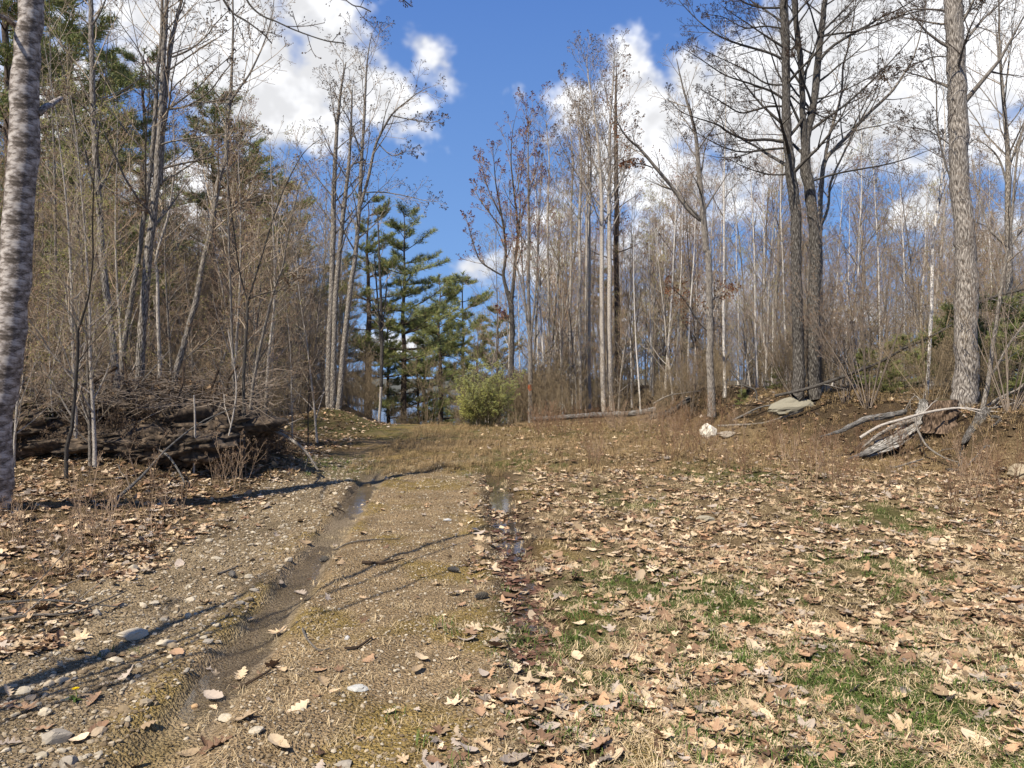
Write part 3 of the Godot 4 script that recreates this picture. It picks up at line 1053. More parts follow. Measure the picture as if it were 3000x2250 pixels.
	measured("slender_sapling", "straightest of the three slender saplings at the corner of the track", "tree", "", 10.8, on(-3.7, 10.8),
		[K(0, 750, [[1525, 1330, 20], [1522, 1000, 19], [1510, 750, 18], [1500, 450, 17], [1490, 150, 16], [1485, 0, 15]]) + K(0, 0, [[1480, 1400, 13], [1470, 1000, 10], [1460, 600, 5]])], [], os, ol, 0.45, M.gray, M.twig_gray, M.bud_tan, 106)
	measured("slender_sapling", "slender sapling with a wide fork, dark foot at the edge of the track", "tree", "", 10.2, on(-3.35, 10.2),
		[K(0, 750, [[1573, 1370, 34], [1578, 1250, 24], [1582, 1000, 22], [1578, 800, 21], [1592, 560, 20], [1602, 400, 19], [1608, 285, 20]])],
		[K(0, 750, [[1608, 290, 14], [1640, 180, 12], [1700, -10, 11]]) + K(0, 0, [[1760, 1450, 10], [1830, 1250, 8], [1960, 1000, 6], [2080, 900, 3]]), K(0, 750, [[1605, 290, 12], [1570, 180, 10], [1540, 30, 9]]) + K(0, 0, [[1510, 1450, 8], [1480, 1200, 5]]), K(0, 750, [[1612, 280, 9], [1720, 240, 7], [1860, 220, 4]])],
		sparse, opt([9, 5, 2], [0.7, 0.7, 0.7], [0.35, 0.52, 0.55], 0.12, 0.13, 0.015, 0.003, 3), 0.7, M.dark, M.twig_gray, M.bud_tan, 107)
	measured("slender_sapling", "slender sapling leaning right beside the forked one at the track corner", "tree", "", 10.6, on(-3.4, 10.6),
		[K(0, 750, [[1600, 1240, 26], [1620, 1000, 24], [1645, 800, 22], [1685, 590, 21], [1725, 420, 20], [1765, 260, 18], [1800, 150, 14], [1830, 80, 13]]) + K(0, 0, [[1870, 1500, 9], [1930, 1250, 6], [1990, 1050, 3]])],
		[K(0, 750, [[1765, 260, 9], [1850, 190, 7], [1960, 130, 4]])], os, ol, 0.5, M.gray, M.twig_gray, M.bud_tan, 108)
	measured("slender_sapling", "thin pale sapling standing further back right of the track corner", "tree", "", 13.8, on(-4.5, 13.8),
		[K(0, 750, [[1715, 1060, 26], [1725, 900, 20], [1738, 700, 19], [1758, 500, 18], [1775, 330, 16], [1780, 100, 14]]) + K(0, 0, [[1770, 1500, 11], [1760, 1200, 7], [1750, 900, 3]])], [], os, ol, 0.45, M.pale, M.twig_gray, M.bud_tan, 109)
	measured("slender_sapling", "mottled grey sapling just behind the crooked tree on the mound", "tree", "", 12.6, on(-6.0, 12.6),
		[K(0, 750, [[1025, 1060, 28], [1030, 900, 26], [1035, 700, 26], [1025, 450, 23], [1020, 150, 20], [1015, 0, 18]]) + K(0, 0, [[1100, 1350, 14], [1130, 1000, 9], [1120, 700, 4]])], [], os, ol, 0.5, M.pale, M.twig_gray, M.bud_tan, 110)
	measured("slender_sapling", "grey sapling just right of the thick birch, half hidden by twigs", "tree", "", 13.0, on(-8.0, 13.0),
		[K(0, 750, [[392, 830, 24], [390, 680, 24], [372, 450, 22], [362, 100, 20]]) + K(0, 0, [[360, 1500, 18], [350, 1000, 14], [330, 500, 9], [320, 0, 4]])], [], os, ol, 0.5, M.gray, M.twig_gray, M.bud_tan, 111)
	measured("slender_sapling", "double grey sapling between the thick birch and the bowed tree", "tree", "", 13.4, on(-7.9, 13.4),
		[K(0, 750, [[480, 880, 30], [487, 700, 28], [492, 400, 26], [495, 0, 24]]) + K(0, 0, [[505, 1400, 20], [500, 1000, 16], [440, 700, 11], [400, 450, 6]]), K(0, 750, [[500, 880, 24], [520, 600, 24], [550, 350, 22], [590, 180, 18], [640, 60, 15]]) + K(0, 0, [[570, 1500, 13], [540, 1200, 11], [470, 800, 7], [400, 500, 3]])],
		[], os, ol, 0.5, M.gray, M.twig_gray, M.bud_tan, 112)
	# middle left
	measured("maple_tree", "clump of tall grey maples left of the crest, its right stem forking towards the gap", "tree", "", 20.0, on(-4.9, 20.0),
		[K(1000, 750, [[-30, 1090, 40], [-10, 900, 36], [10, 650, 34], [30, 450, 34], [60, 200, 32], [90, 0, 30]]) + K(1000, 0, [[105, 1500, 28], [120, 1300, 26], [132, 1000, 22], [150, 750, 18], [160, 500, 13], [178, 320, 7], [200, 210, 3]]),
		[[328, 423, 6], [329, 350, 5.6], [331, 300, 5.4], [333, 240, 5.2], [334, 190, 4.6], [336, 140, 3.8], [341, 90, 2.4], [346, 62, 1]],
		[[332, 420, 6], [334, 350, 5.4], [336, 290, 5], [345, 200, 4.2], [350, 150, 3], [352, 90, 1.5]]],
		[K(1000, 0, [[125, 1330, 22], [180, 1130, 19], [220, 950, 17], [270, 840, 15], [330, 740, 12], [420, 660, 8], [500, 600, 5], [580, 560, 2]]), K(1000, 0, [[330, 750, 9], [450, 775, 7], [570, 795, 4], [640, 780, 2]]), K(1000, 0, [[120, 1250, 9], [260, 1245, 8], [420, 1270, 6], [540, 1300, 4], [640, 1305, 2]]), K(1000, 0, [[240, 930, 8], [330, 1010, 6], [420, 980, 4], [500, 985, 2]]), K(1000, 0, [[20, 1100, 10], [90, 1060, 8], [140, 1050, 4]]), K(1000, 0, [[130, 1010, 12], [60, 800, 9], [0, 690, 5], [-60, 560, 3]])],
		opt([17, 6, 4], [0.7, 0.75, 0.7], [0.22, 0.52, 0.55], 0.12, 0.13, 0.03, 0.004, 3), opt([10, 5, 3], [0.7, 0.75, 0.7], [0.4, 0.5, 0.55], 0.1, 0.14, 0.03, 0.004, 3), 0.42, M.gray, M.twig_gray, M.bud_dark, 120)
	measured("maple_tree", "dark maple stem behind the maple clump with its bark peeled pale at the foot", "tree", "", 22.0, on(-3.9, 22.0),
		[K(1000, 750, [[242, 1130, 20], [250, 1000, 19], [258, 850, 19]])], [K(1000, 750, [[257, 870, 22], [260, 700, 24], [262, 500, 22], [258, 300, 18], [250, 100, 14]]) + K(1000, 0, [[240, 1500, 10], [235, 1350, 5]]), K(1000, 750, [[258, 600, 14], [245, 400, 12], [225, 150, 9], [215, 0, 5]]), K(1000, 750, [[262, 500, 12], [285, 300, 9], [300, 100, 5]])],
		opt([1], [0.8], [0.1], 0.1, 0.1, 0.0, 0.003, 1), opt([9, 5, 2], [0.75, 0.75, 0.7], [0.26, 0.52, 0.55], 0.14, 0.12, 0.02, 0.004, 3), 0.9, M.dark, M.twig_gray, M.bud_dark, 121)
	var peeled: MeshInstance3D = get_child(get_child_count() - 1).get_child(0)
	peeled.material_override = M.pale
	tag(peeled, "pale peeled lower trunk")
	# middle right
	measured("maple_tree", "mossy dark maple forking high behind the yellow green bush", "tree", "", 23.0, on(-0.05, 23.0),
		[K(1000, 750, [[1108, 1000, 34], [1108, 860, 32], [1105, 650, 32], [1108, 500, 32], [1100, 320, 34], [1078, 230, 32]])],
		[K(1000, 750, [[1078, 240, 24], [1050, 130, 20], [1065, 0, 18]]) + K(1000, 0, [[1055, 1500, 15], [1030, 1350, 12], [1000, 1180, 8], [990, 1050, 4], [985, 980, 1]]), K(1000, 750, [[1100, 320, 26], [1115, 180, 22], [1130, 0, 20]]) + K(1000, 0, [[1145, 1500, 17], [1120, 1250, 12], [1100, 1050, 8], [1110, 850, 4], [1140, 720, 1]]), K(1000, 750, [[1050, 130, 13], [980, 90, 11], [900, 30, 9]]) + K(1000, 0, [[850, 1560, 7], [820, 1450, 4], [800, 1400, 2]]), K(1000, 0, [[1045, 1480, 10], [960, 1380, 8], [890, 1280, 5], [850, 1180, 2]]), K(1000, 0, [[1035, 1400, 9], [960, 1250, 6], [920, 1120, 4], [885, 1000, 1]]), K(1000, 0, [[1140, 1480, 9], [1200, 1300, 7], [1250, 1150, 5], [1290, 980, 2]]), K(1000, 0, [[1125, 1300, 8], [1160, 1150, 6], [1190, 950, 4], [1210, 800, 1]]), K(1000, 750, [[1090, 430, 12], [1060, 400, 8], [1000, 330, 4]])],
		opt([2, 3, 2], [0.8, 0.75, 0.7], [0.12, 0.52, 0.55], 0.14, 0.12, 0.04, 0.004, 3), opt([13, 6, 3], [0.5, 0.55, 0.6], [0.3, 0.52, 0.55], 0.22, 0.09, 0.032, 0.0045, 3), 0.6, M.dark, M.twig_brown, M.bud_red, 130)
	measured("maple_tree", "slender multi-stemmed maple with an orange paint blaze on its trunk", "tree", "", 22.0, on(0.55, 22.0),
		[K(1000, 750, [[1222, 1080, 30], [1225, 900, 28], [1225, 700, 26], [1218, 450, 22], [1212, 200, 20], [1212, 0, 19]]) + K(1000, 0, [[1215, 1500, 17], [1213, 1200, 13], [1210, 950, 7], [1225, 750, 3], [1243, 680, 1]])],
		[K(1000, 750, [[1225, 620, 14], [1195, 350, 12], [1175, 100, 10]]) + K(1000, 0, [[1165, 1500, 8], [1150, 1200, 5], [1135, 900, 2]]), K(1000, 750, [[1225, 560, 14], [1250, 330, 12], [1270, 60, 10]]) + K(1000, 0, [[1275, 1500, 9], [1290, 1200, 6], [1310, 950, 2]]), K(1000, 750, [[1218, 400, 12], [1160, 150, 9], [1120, 0, 7]]) + K(1000, 0, [[1100, 1450, 5], [1085, 1150, 2]])],
		opt([14, 6, 4], [0.5, 0.6, 0.6], [0.2, 0.5, 0.55], 0.22, 0.09, 0.035, 0.0045, 3), opt([12, 6, 3], [0.5, 0.6, 0.6], [0.25, 0.5, 0.55], 0.22, 0.09, 0.035, 0.0045, 3), 0.45, M.maple, M.twig_brown, M.bud_red, 131)
	var blazed: Node3D = get_child(get_child_count() - 1)
	var pb := MB.new()
	var bp := at(1223.0 / 6.481 + 341.3, 855.0 / 6.481 + 256, 22.0) - blazed.position
	var ring := PackedVector3Array()
	for k in 5: ring.append(bp + Vector3(0.012 * sin(k * 2.0), (k - 2) * 0.055, 0.01))
	pb.tube(ring, PackedFloat32Array([0.045, 0.06, 0.066, 0.06, 0.045]), 9, true)
	tag(part(blazed, "paint_blaze", pb.done(), M.paint), "orange paint blaze")
	var asp := opt([34, 7, 3], [0.62, 0.6, 0.6], [0.2, 0.5, 0.55], 0.22, 0.08, 0.035, 0.004, 3)
	var asl := opt([12, 5, 3], [0.5, 0.6, 0.6], [0.3, 0.52, 0.55], 0.2, 0.1, 0.035, 0.004, 3)
	measured("aspen_tree", "leftmost of the two pale thick aspen trunks behind the fallen log", "tree", "", 24.0, on(2.8, 24.0),
		[K(1000, 750, [[1702, 1010, 34], [1695, 800, 32], [1690, 500, 30], [1688, 200, 28], [1690, 0, 27]]) + K(1000, 0, [[1688, 1400, 25], [1680, 1150, 21], [1650, 800, 14], [1600, 500, 8], [1590, 350, 2]])],
		[K(1000, 0, [[1675, 1120, 14], [1610, 1000, 12], [1560, 850, 9], [1500, 650, 6], [1430, 480, 2]]), K(1000, 0, [[1690, 1350, 12], [1590, 1220, 9], [1480, 1050, 6], [1380, 850, 3]])], asp, asl, 0.5, M.pale, M.twig_gray, M.bud_tan, 140)
	measured("aspen_tree", "right one of the two pale thick aspens behind the fallen log, dark burl low down", "tree", "", 24.2, on(3.05, 24.2),
		[K(1000, 750, [[1748, 1000, 36], [1742, 860, 36], [1738, 600, 34], [1735, 300, 32], [1738, 0, 30]]) + K(1000, 0, [[1735, 1400, 27], [1738, 1100, 22], [1742, 800, 16], [1765, 500, 9], [1770, 340, 2]])],
		[K(1000, 0, [[1738, 1300, 12], [1820, 1150, 9], [1880, 950, 6], [1930, 750, 2]])], asp, asl, 0.5, M.pale, M.twig_gray, M.bud_tan, 141)
	measured("pine_trunk_tree", "straight brown trunk right behind the two pale aspens", "tree", "", 27.0, on(4.0, 27.0),
		[K(1000, 750, [[1795, 1000, 38], [1790, 700, 37], [1785, 300, 36], [1780, 0, 34]]) + K(1000, 0, [[1785, 1400, 32], [1780, 1100, 29], [1778, 800, 22], [1780, 550, 12], [1785, 420, 3]])], [],
		opt([34, 5, 2], [1.2, 0.7, 0.7], [0.11, 0.52, 0.55], 0.02, 0.12, 0.05, 0.004, 3), asl, 0.35, M.pine_bark, M.twig_brown, M.oak_leaf, 142)
	var k := 0
	for q in [[[1550, 930, 24], [1546, 600, 22], [1545, 0, 20], 25.0, "pale thin aspen standing left of the pair of thick aspens, straight to the top"], [[1610, 940, 24], [1605, 600, 22], [1608, 0, 20], 25.5, "pale thin aspen nearest the left of the two thick aspens"], [[1585, 960, 20], [1580, 600, 18], [1590, 0, 16], 26.5, "thin grey aspen wedged between two others behind the log"], [[1482, 850, 20], [1480, 500, 18], [1490, 0, 16], 27.0, "lone thin grey aspen right of the blazed maple"], [[1350, 900, 18], [1350, 600, 16], [1338, 0, 14], 26.0, "thin grey aspen close beside the blazed maple on its right"]]:
		var a: Array = q[0]
		var b: Array = q[1]
		var c: Array = q[2]
		measured("aspen_tree", q[4], "tree", "", q[3], on((a[0] / 6.481 + 341.3 - 512) / F * q[3], q[3]),
			[K(1000, 750, [[a[0], a[1] + 60, a[2]], a, b, c]) + K(1000, 0, [[c[0], 1350, c[2] * 0.85], [c[0] + 10, 1050, c[2] * 0.6], [c[0] - 10, 800, c[2] * 0.35], [c[0], 600 + 60 * k, 2]])], [], opt([26, 6, 3], [0.7, 0.65, 0.65], [0.2, 0.5, 0.55], 0.2, 0.09, 0.03, 0.004, 3), asl, 0.5, M.pale, M.twig_gray, M.bud_tan, 150 + k)
		k += 1
	# the oak with last year's leaves
	measured("oak_tree", "grey oak forking above the white rock, brown leaves still hanging on it", "tree", "", 18.0, on(4.85, 18.0),
		[K(2000, 750, [[190, 1040, 62], [185, 900, 48], [175, 700, 46], [178, 500, 44], [172, 250, 42], [165, 0, 40]]) + K(2000, 0, [[150, 1600, 40], [135, 1400, 38], [120, 1250, 30], [98, 1020, 26], [80, 850, 22], [40, 700, 16], [0, 560, 11], [-40, 380, 5]])],
		[K(2000, 0, [[135, 1440, 26], [60, 1380, 26], [0, 1310, 25], [-80, 1200, 24], [-180, 1080, 22], [-280, 960, 18], [-330, 920, 15], [-390, 850, 11], [-430, 770, 7], [-470, 640, 3]]), K(2000, 750, [[160, 480, 14], [100, 420, 12], [30, 310, 10], [-40, 230, 7], [-110, 180, 4]]), K(2000, 750, [[180, 300, 9], [250, 240, 7], [330, 210, 4]]), K(2000, 0, [[-190, 1090, 9], [-280, 1060, 7], [-400, 1070, 4]])],
		opt([14, 6, 3], [0.75, 0.75, 0.7], [0.22, 0.52, 0.55], 0.12, 0.15, 0.0, 0.004, 3), opt([12, 6, 3], [0.7, 0.75, 0.7], [0.3, 0.52, 0.55], 0.1, 0.16, 0.05, 0.004, 0, 0.25), 0.5, M.maple, M.twig_gray, M.oak_leaf, 160, "dead_leaves")
	# the big maples on the bank
	var big := opt([15, 7, 4], [0.95, 0.75, 0.7], [0.3, 0.52, 0.55], 0.1, 0.14, 0.02, 0.0035, 3)
	var arch := opt([13, 6, 4], [0.65, 0.7, 0.7], [0.36, 0.52, 0.55], 0.08, 0.15, 0.022, 0.0035, 3)
	measured("maple_tree", "left of the twin big dark maples on the bank, long limbs arching left", "tree", "", 16.0, on(6.35, 16.0),
		[K(2000, 750, [[735, 920, 90], [750, 820, 74], [750, 500, 70], [742, 250, 68], [735, 0, 66]]) + K(2000, 0, [[735, 1600, 66], [730, 1350, 66], [705, 1150, 66], [690, 1000, 58], [670, 750, 54], [668, 400, 54], [660, 150, 52], [655, 0, 48], [650, -400, 36], [640, -1000, 16]])],
		[K(2000, 0, [[650, 920, 22], [560, 905, 20], [420, 905, 17], [300, 860, 15], [230, 810, 12], [110, 770, 8], [0, 730, 5], [-100, 640, 2]]), K(2000, 0, [[660, 960, 16], [540, 970, 14], [400, 985, 11], [280, 960, 9], [140, 890, 6], [0, 800, 3]]), K(2000, 0, [[655, 690, 16], [560, 690, 15], [460, 715, 13], [370, 730, 11], [250, 660, 7], [120, 580, 4]]), K(2000, 0, [[650, 640, 18], [570, 590, 16], [430, 540, 13], [280, 490, 9], [140, 400, 6], [0, 310, 3]]), K(2000, 0, [[660, 550, 14], [540, 540, 12], [400, 450, 9], [230, 370, 6], [60, 290, 3]]), K(2000, 0, [[655, 385, 18], [540, 335, 16], [380, 290, 14], [250, 240, 11], [130, 160, 8], [0, 30, 5], [-100, -100, 2]]), K(2000, 0, [[640, 185, 13], [540, 170, 11], [400, 180, 9], [260, 110, 6], [120, 90, 3]]), K(2000, 0, [[635, 50, 15], [520, 50, 13], [430, 30, 10], [330, -20, 6], [200, -80, 3]]), K(2000, 0, [[670, 1130, 12], [560, 1130, 10], [420, 1090, 7], [300, 1030, 4]])],
		big, arch, 0.5, M.dark, M.twig_dark, M.bud_dark, 170)
	measured("maple_tree", "right of the twin big dark maples on the bank, forking into two upright leaders", "tree", "", 16.2, on(6.85, 16.2),
		[K(2000, 750, [[858, 920, 92], [850, 800, 76], [850, 500, 72], [855, 250, 70], [860, 0, 68]]) + K(2000, 0, [[858, 1600, 68], [845, 1400, 68], [815, 1200, 70], [795, 1050, 64], [800, 900, 52], [845, 700, 46], [875, 420, 44], [900, 200, 40], [922, 0, 34], [950, -400, 24], [960, -900, 8]])],
		[K(2000, 0, [[795, 1000, 44], [780, 800, 42], [775, 600, 40], [760, 350, 38], [735, 150, 36], [720, 0, 34], [700, -350, 24], [690, -900, 8]]), K(2000, 0, [[880, 400, 20], [960, 310, 18], [1080, 230, 17], [1200, 165, 15], [1290, 110, 12], [1400, 60, 9], [1500, 0, 6], [1600, -60, 3]]), K(2000, 0, [[890, 240, 14], [990, 220, 13], [1130, 200, 12], [1290, 150, 11], [1400, 110, 10], [1560, 65, 8], [1680, 65, 5]]), K(2000, 0, [[900, 210, 16], [960, 150, 14], [1050, 60, 11], [1130, -20, 8], [1200, -100, 3]]),
		K(2000, 0, [[700, 620, 12], [790, 700, 11], [870, 740, 10], [950, 770, 8], [1060, 800, 5]]), K(2000, 0, [[850, 1170, 14], [980, 1130, 13], [1130, 1100, 12], [1300, 1070, 10], [1450, 1030, 8], [1580, 980, 5], [1680, 950, 3]]), K(2000, 0, [[870, 640, 12], [960, 620, 10], [1100, 560, 8], [1250, 480, 5], [1400, 390, 3]]), K(2000, 0, [[775, 240, 12], [700, 340, 0.5]])],
		big, arch, 0.55, M.dark, M.twig_dark, M.bud_dark, 171)
	measured("maple_tree", "slanting maple behind the twin big maples, its limbs reaching up to the right", "tree", "", 17.5, on(7.4, 17.5),
		[K(2000, 750, [[880, 900, 40], [885, 600, 36], [890, 300, 34], [890, 0, 34]]) + K(2000, 0, [[890, 1500, 33], [895, 1250, 32], [920, 1050, 30], [990, 960, 26], [1090, 860, 22], [1190, 750, 20], [1340, 610, 17], [1420, 500, 14], [1500, 360, 10], [1560, 130, 7], [1590, -100, 3]])],
		[K(2000, 0, [[920, 1050, 24], [945, 900, 20], [990, 750, 17], [1030, 600, 15], [1040, 430, 13], [1075, 300, 11], [1110, 100, 8], [1130, -100, 3]]), K(2000, 0, [[880, 1500, 22], [940, 1350, 18], [960, 1180, 16], [1040, 1000, 13], [1140, 800, 10], [1230, 640, 7], [1280, 500, 3]]), K(2000, 0, [[1090, 860, 10], [1180, 670, 8], [1240, 560, 6], [1320, 440, 3]])],
		opt([14, 6, 3], [0.75, 0.75, 0.7], [0.22, 0.52, 0.55], 0.12, 0.14, 0.03, 0.004, 3), opt([12, 6, 3], [0.7, 0.75, 0.7], [0.3, 0.52, 0.55], 0.12, 0.14, 0.03, 0.004, 3), 0.45, M.gray, M.twig_gray, M.bud_dark, 172)
	measured("ash_tree", "big straight grey trunk with ridged bark standing behind the weathered stump on the right", "tree", "", 13.2, on(8.1, 13.2),
		[K(2000, 750, [[1830, 1080, 186], [1832, 980, 164], [1832, 850, 150], [1835, 600, 142], [1838, 300, 136], [1833, 0, 130]]) + K(2000, 0, [[1820, 1500, 122], [1800, 1200, 120], [1790, 950, 116], [1782, 700, 118], [1772, 450, 116], [1760, 200, 112], [1750, 0, 108], [1735, -500, 84], [1720, -1200, 40]])],
		[K(2000, 0, [[1800, 340, 20], [1850, 250, 19], [1900, 180, 17], [1960, 110, 15], [2050, 30, 12], [2130, -60, 8], [2200, -180, 3]]), K(2000, 0, [[1700, 70, 14], [1600, 60, 12], [1480, 65, 10], [1380, 110, 8], [1260, 130, 5]]), K(2000, 0, [[1720, 370, 9], [1620, 370, 8], [1480, 430, 6], [1350, 500, 4]]), K(2000, 0, [[1735, 1150, 14], [1700, 1050, 12], [1650, 800, 10], [1640, 500, 8], [1580, 200, 5], [1550, 0, 3]]), K(2000, 0, [[1735, 940, 8], [1600, 850, 7], [1450, 820, 5], [1300, 770, 3]]), K(2000, 0, [[1810, 110, 10], [1900, 40, 8], [1990, -60, 4]])],
		opt([14, 6, 3], [0.9, 0.75, 0.7], [0.2, 0.52, 0.55], 0.1, 0.15, 0.02, 0.004, 3), arch, 0.62, M.maple, M.twig_dark, M.bud_dark, 173)
	measured("white_birch", "slender white birch standing left of the big ridged trunk", "tree", "", 15.0, on(8.2, 15.0),
		[K(2000, 750, [[1575, 1000, 24], [1585, 850, 22], [1600, 600, 22], [1612, 350, 21], [1620, 0, 21]]) + K(2000, 0, [[1620, 1600, 20], [1645, 1400, 19], [1675, 1200, 16], [1690, 1050, 13], [1700, 850, 9], [1690, 600, 5], [1670, 400, 2]])],
		[K(2000, 0, [[1690, 1050, 8], [1660, 900, 6], [1600, 760, 3]]), K(2000, 0, [[1675, 1200, 7], [1740, 1000, 5], [1760, 800, 2]])], opt([12, 5, 2], [0.6, 0.7, 0.7], [0.16, 0.52, 0.55], 0.12, 0.12, 0.02, 0.003, 3), ol, 0.55, M.white, M.twig_dark, M.bud_dark, 174)
	measured("leaning_sapling", "grey sapling leaning right just right of the big ridged trunk", "tree", "", 12.4, on(7.9, 12.4),
		[K(2000, 750, [[1935, 1060, 34], [1960, 920, 30], [1985, 780, 28], [2005, 620, 26], [2030, 450, 24], [2060, 250, 22], [2090, 50, 20]]) + K(2000, 0, [[1900, 1600, 18], [1925, 1400, 17], [1960, 1000, 13], [2050, 600, 9], [2110, 200, 6], [2150, -200, 3]].map(func(q): return [q[0] + 210, q[1], q[2]]))],
		[K(2000, 750, [[1985, 800, 17], [2050, 690, 15], [2110, 580, 14], [2200, 460, 12], [2290, 330, 9], [2400, 180, 4]])], os, opt([8, 5, 2], [0.7, 0.7, 0.7], [0.4, 0.52, 0.55], 0.1, 0.13, 0.02, 0.003, 3), 0.5, M.gray, M.twig_gray, M.bud_tan, 175)
	measured("gray_tree", "grey tree with crooked limbs at the right edge behind the leaning sapling", "tree", "", 16.5, on(10.3, 16.5),
		[K(2000, 750, [[2120, 900, 44], [2115, 500, 42], [2115, 0, 40]]) + K(2000, 0, [[2110, 1500, 38], [2110, 1200, 35], [2108, 1000, 30], [2085, 700, 24], [2060, 400, 16], [2050, 100, 10], [2040, -300, 4]])],
		[K(2000, 0, [[2110, 1600, 18], [2000, 1500, 16], [1960, 1400, 13], [1900, 1200, 9], [1870, 1000, 5]]), K(2000, 0, [[2112, 1250, 15], [2060, 1050, 12], [1980, 950, 8], [1890, 900, 4]]), K(2000, 0, [[2110, 1100, 16], [2180, 900, 13], [2260, 700, 9], [2330, 500, 4]]), K(2000, 0, [[2100, 1650, 16], [2190, 1500, 14], [2290, 1400, 10], [2400, 1300, 5]])],
		om, ol, 0.5, M.gray, M.twig_gray, M.bud_tan, 176)
	# a tree behind the camera whose limb hangs into the top of the view and whose shadow lies across the gravel
	measured("overhanging_oak", "bare dark branches hanging into the top of the view left of the gap", "tree", "", 5.2, on(-5.0, -0.73),
		[], [K(0, 0, [[1250, -420, 22], [1350, -190, 19], [1450, 0, 16], [1510, 85, 14], [1600, 140, 12], [1700, 215, 9], [1760, 280, 4]]), K(0, 0, [[1540, -160, 16], [1600, 0, 14], [1680, 90, 12], [1790, 140, 10], [1900, 190, 9], [2020, 235, 7], [2120, 265, 5], [2230, 280, 3]]), K(1000, 0, [[-150, -300, 9], [0, -40, 7], [70, 30, 6], [130, 45, 4], [190, 75, 2]]), K(1000, 0, [[-50, -260, 8], [180, -120, 6], [330, -40, 5], [410, 5, 4], [450, 40, 2]])],
		sparse, opt([6, 4], [0.7, 0.75], [0.2, 0.42], 0.05, 0.16, 0.012, 0.0022, 2), 0.5, M.dark, M.twig_dark, M.bud_dark, 180)
	var over: Node3D = get_child(get_child_count() - 1)
	var tb := MB.new()
	var foot := over.position
	var tp := PackedVector3Array()
	var tr := PackedFloat32Array()
	for i in 10:
		tp.append(Vector3(0.05 * sin(i * 1.3), i * 0.75 - 0.3, -0.262 * i))
		tr.append(0.27 - 0.0285 * i)
	tb.tube(tp, tr, 12)
	var join := at(1250 / 6.481, -420 / 6.481, 5.2) - foot
	for to in [join, at(1540 / 6.481, -160 / 6.481, 5.2) - foot, at(191 / 1.0, -300 / 6.481, 5.2) - foot, at(334 / 1.0, -260 / 6.481, 5.2) - foot]:
		var st: Vector3 = tp[3 + tb.v.size() % 2]
		var mid2: Vector3 = st.lerp(to, 0.5) + Vector3(0, 0.5, 0)
		tb.tube(pv([st, mid2, to]), PackedFloat32Array([0.018, 0.014, 0.011]), 7)
	part(over, "trunk", tb.done(), M.dark)
	rg.seed = 181
	var w := Wood.new()
	dress(w, tp, 0.09, 0.02, 6.0, 0, 0.4, opt([15, 7, 5], [0.8, 0.75, 0.7], [0.3, 0.52, 0.55], 0.1, 0.14, 0.0, 0.005, 2))
	part(over, "branches", w.thick.done(), M.dark)
	w.thin.uv.clear()
	part(over, "twigs", w.thin.done(), M.twig_dark)

	# ---------------- pines
	var p0 := pine("white_pine", 12.0, 0.2, 0.14, 3.2, 201, 1.2, 0.17, 19)
	var p1 := pine("white_pine", 12.0, 0.22, 0.1, 2.9, 202, 1.15, 0.17, 18)
	var p2 := pine("white_pine", 12.0, 0.18, 0.25, 2.8, 203, 1.2, 0.17, 16)
	var protos := [p0, p1, p2]
	var list := [
		[8, -120, 15.5, 1, "white pine crowded behind the thick birch at the left edge"], [72, -40, 19.0, 0, "tall dark white pine whose branches show right of the birch at the top left"], [30, 20, 26.0, 2, "white pine half hidden behind twigs at the far left"],
		[143, 38, 23.0, 1, "white pine with a dense narrow top between the bowed tree and the three stems"], [214, 78, 26.0, 0, "white pine with tiered yellowish boughs right of the three-stemmed tree"], [250, 128, 33.0, 2, "white pine behind the thicket with a ragged side"], [288, 172, 34.0, 0, "white pine whose layered boughs end against blue sky at mid left"],
		[368, 186, 35.0, 1, "broad white pine behind the maple clump"], [404, 198, 36.0, 2, "tall spire-topped white pine left of the lake gap"], [440, 268, 44.0, 1, "crooked white pine in the middle of the lake gap"], [463, 266, 48.0, 0, "pale green white pine at the right of the lake gap"], [424, 300, 50.0, 0, "lower white pine deep in the lake gap"], [340, 250, 38.0, 0, "white pine low behind the maple clump's foot"],
		[676, 272, 42.0, 1, "yellowish white pine crown behind the aspens"], [606, 262, 48.0, 0, "white pine crown behind the brown straight trunk"], [872, 318, 33.0, 0, "small white pine deep in the woods right of the twin maples"], [760, 330, 36.0, 1, "small white pine in the birch woods"], [498, 300, 52.0, 2, "thin white pine behind the mossy maple"], [388, 300, 40.0, 0, "white pine filling the space left of the spire-topped pine"], [478, 318, 42.0, 1, "lower white pine behind the yellow green bush"], [418, 335, 37.0, 1, "short dark pine at the foot of the spire-topped pine"]]
	for q in list:
		var x: float = (q[0] - 512.0) / F * q[2]
		var g := hgt(x, q[2])
		var top: float = EYE + (384.0 - q[1]) / F * q[2]
		copy(protos[q[3]], Vector3(x, g, -q[2]), rg.randf() * TAU, (top - g) / 12.0, q[4], "").set_meta("category", "tree")
	var yp := pine("young_pine", 3.0, 0.035, 0.05, 1.2, 211, 0.95, 0.17, 12)
	for q in [[905, 330, 17.5, "soft green young pine behind the big ridged trunk on its left"], [960, 296, 16.5, "young pine directly behind the big ridged trunk"], [1000, 285, 16.0, "tall soft young pine at the right edge"], [986, 330, 15.0, "lower young pine right of the big ridged trunk"], [868, 345, 18.5, "young pine left of the white birch"], [890, 356, 16.2, "smallest young pine beside the white birch foot"], [742, 388, 18.5, "tiny pine seedling just right of the oak's foot"], [777, 365, 18.8, "small young pine between the oak and the twin maples"], [1018, 318, 15.0, "young pine cut off by the right edge of the view"]]:
		var x: float = (q[0] - 512.0) / F * q[2]
		var g := hgt(x, q[2])
		copy(yp, Vector3(x, g, -q[2]), rg.randf() * TAU, clampf((EYE + (384.0 - q[1]) / F * q[2] - g) / 3.0, 0.12, 1.3), q[3], "").set_meta("category", "pine")

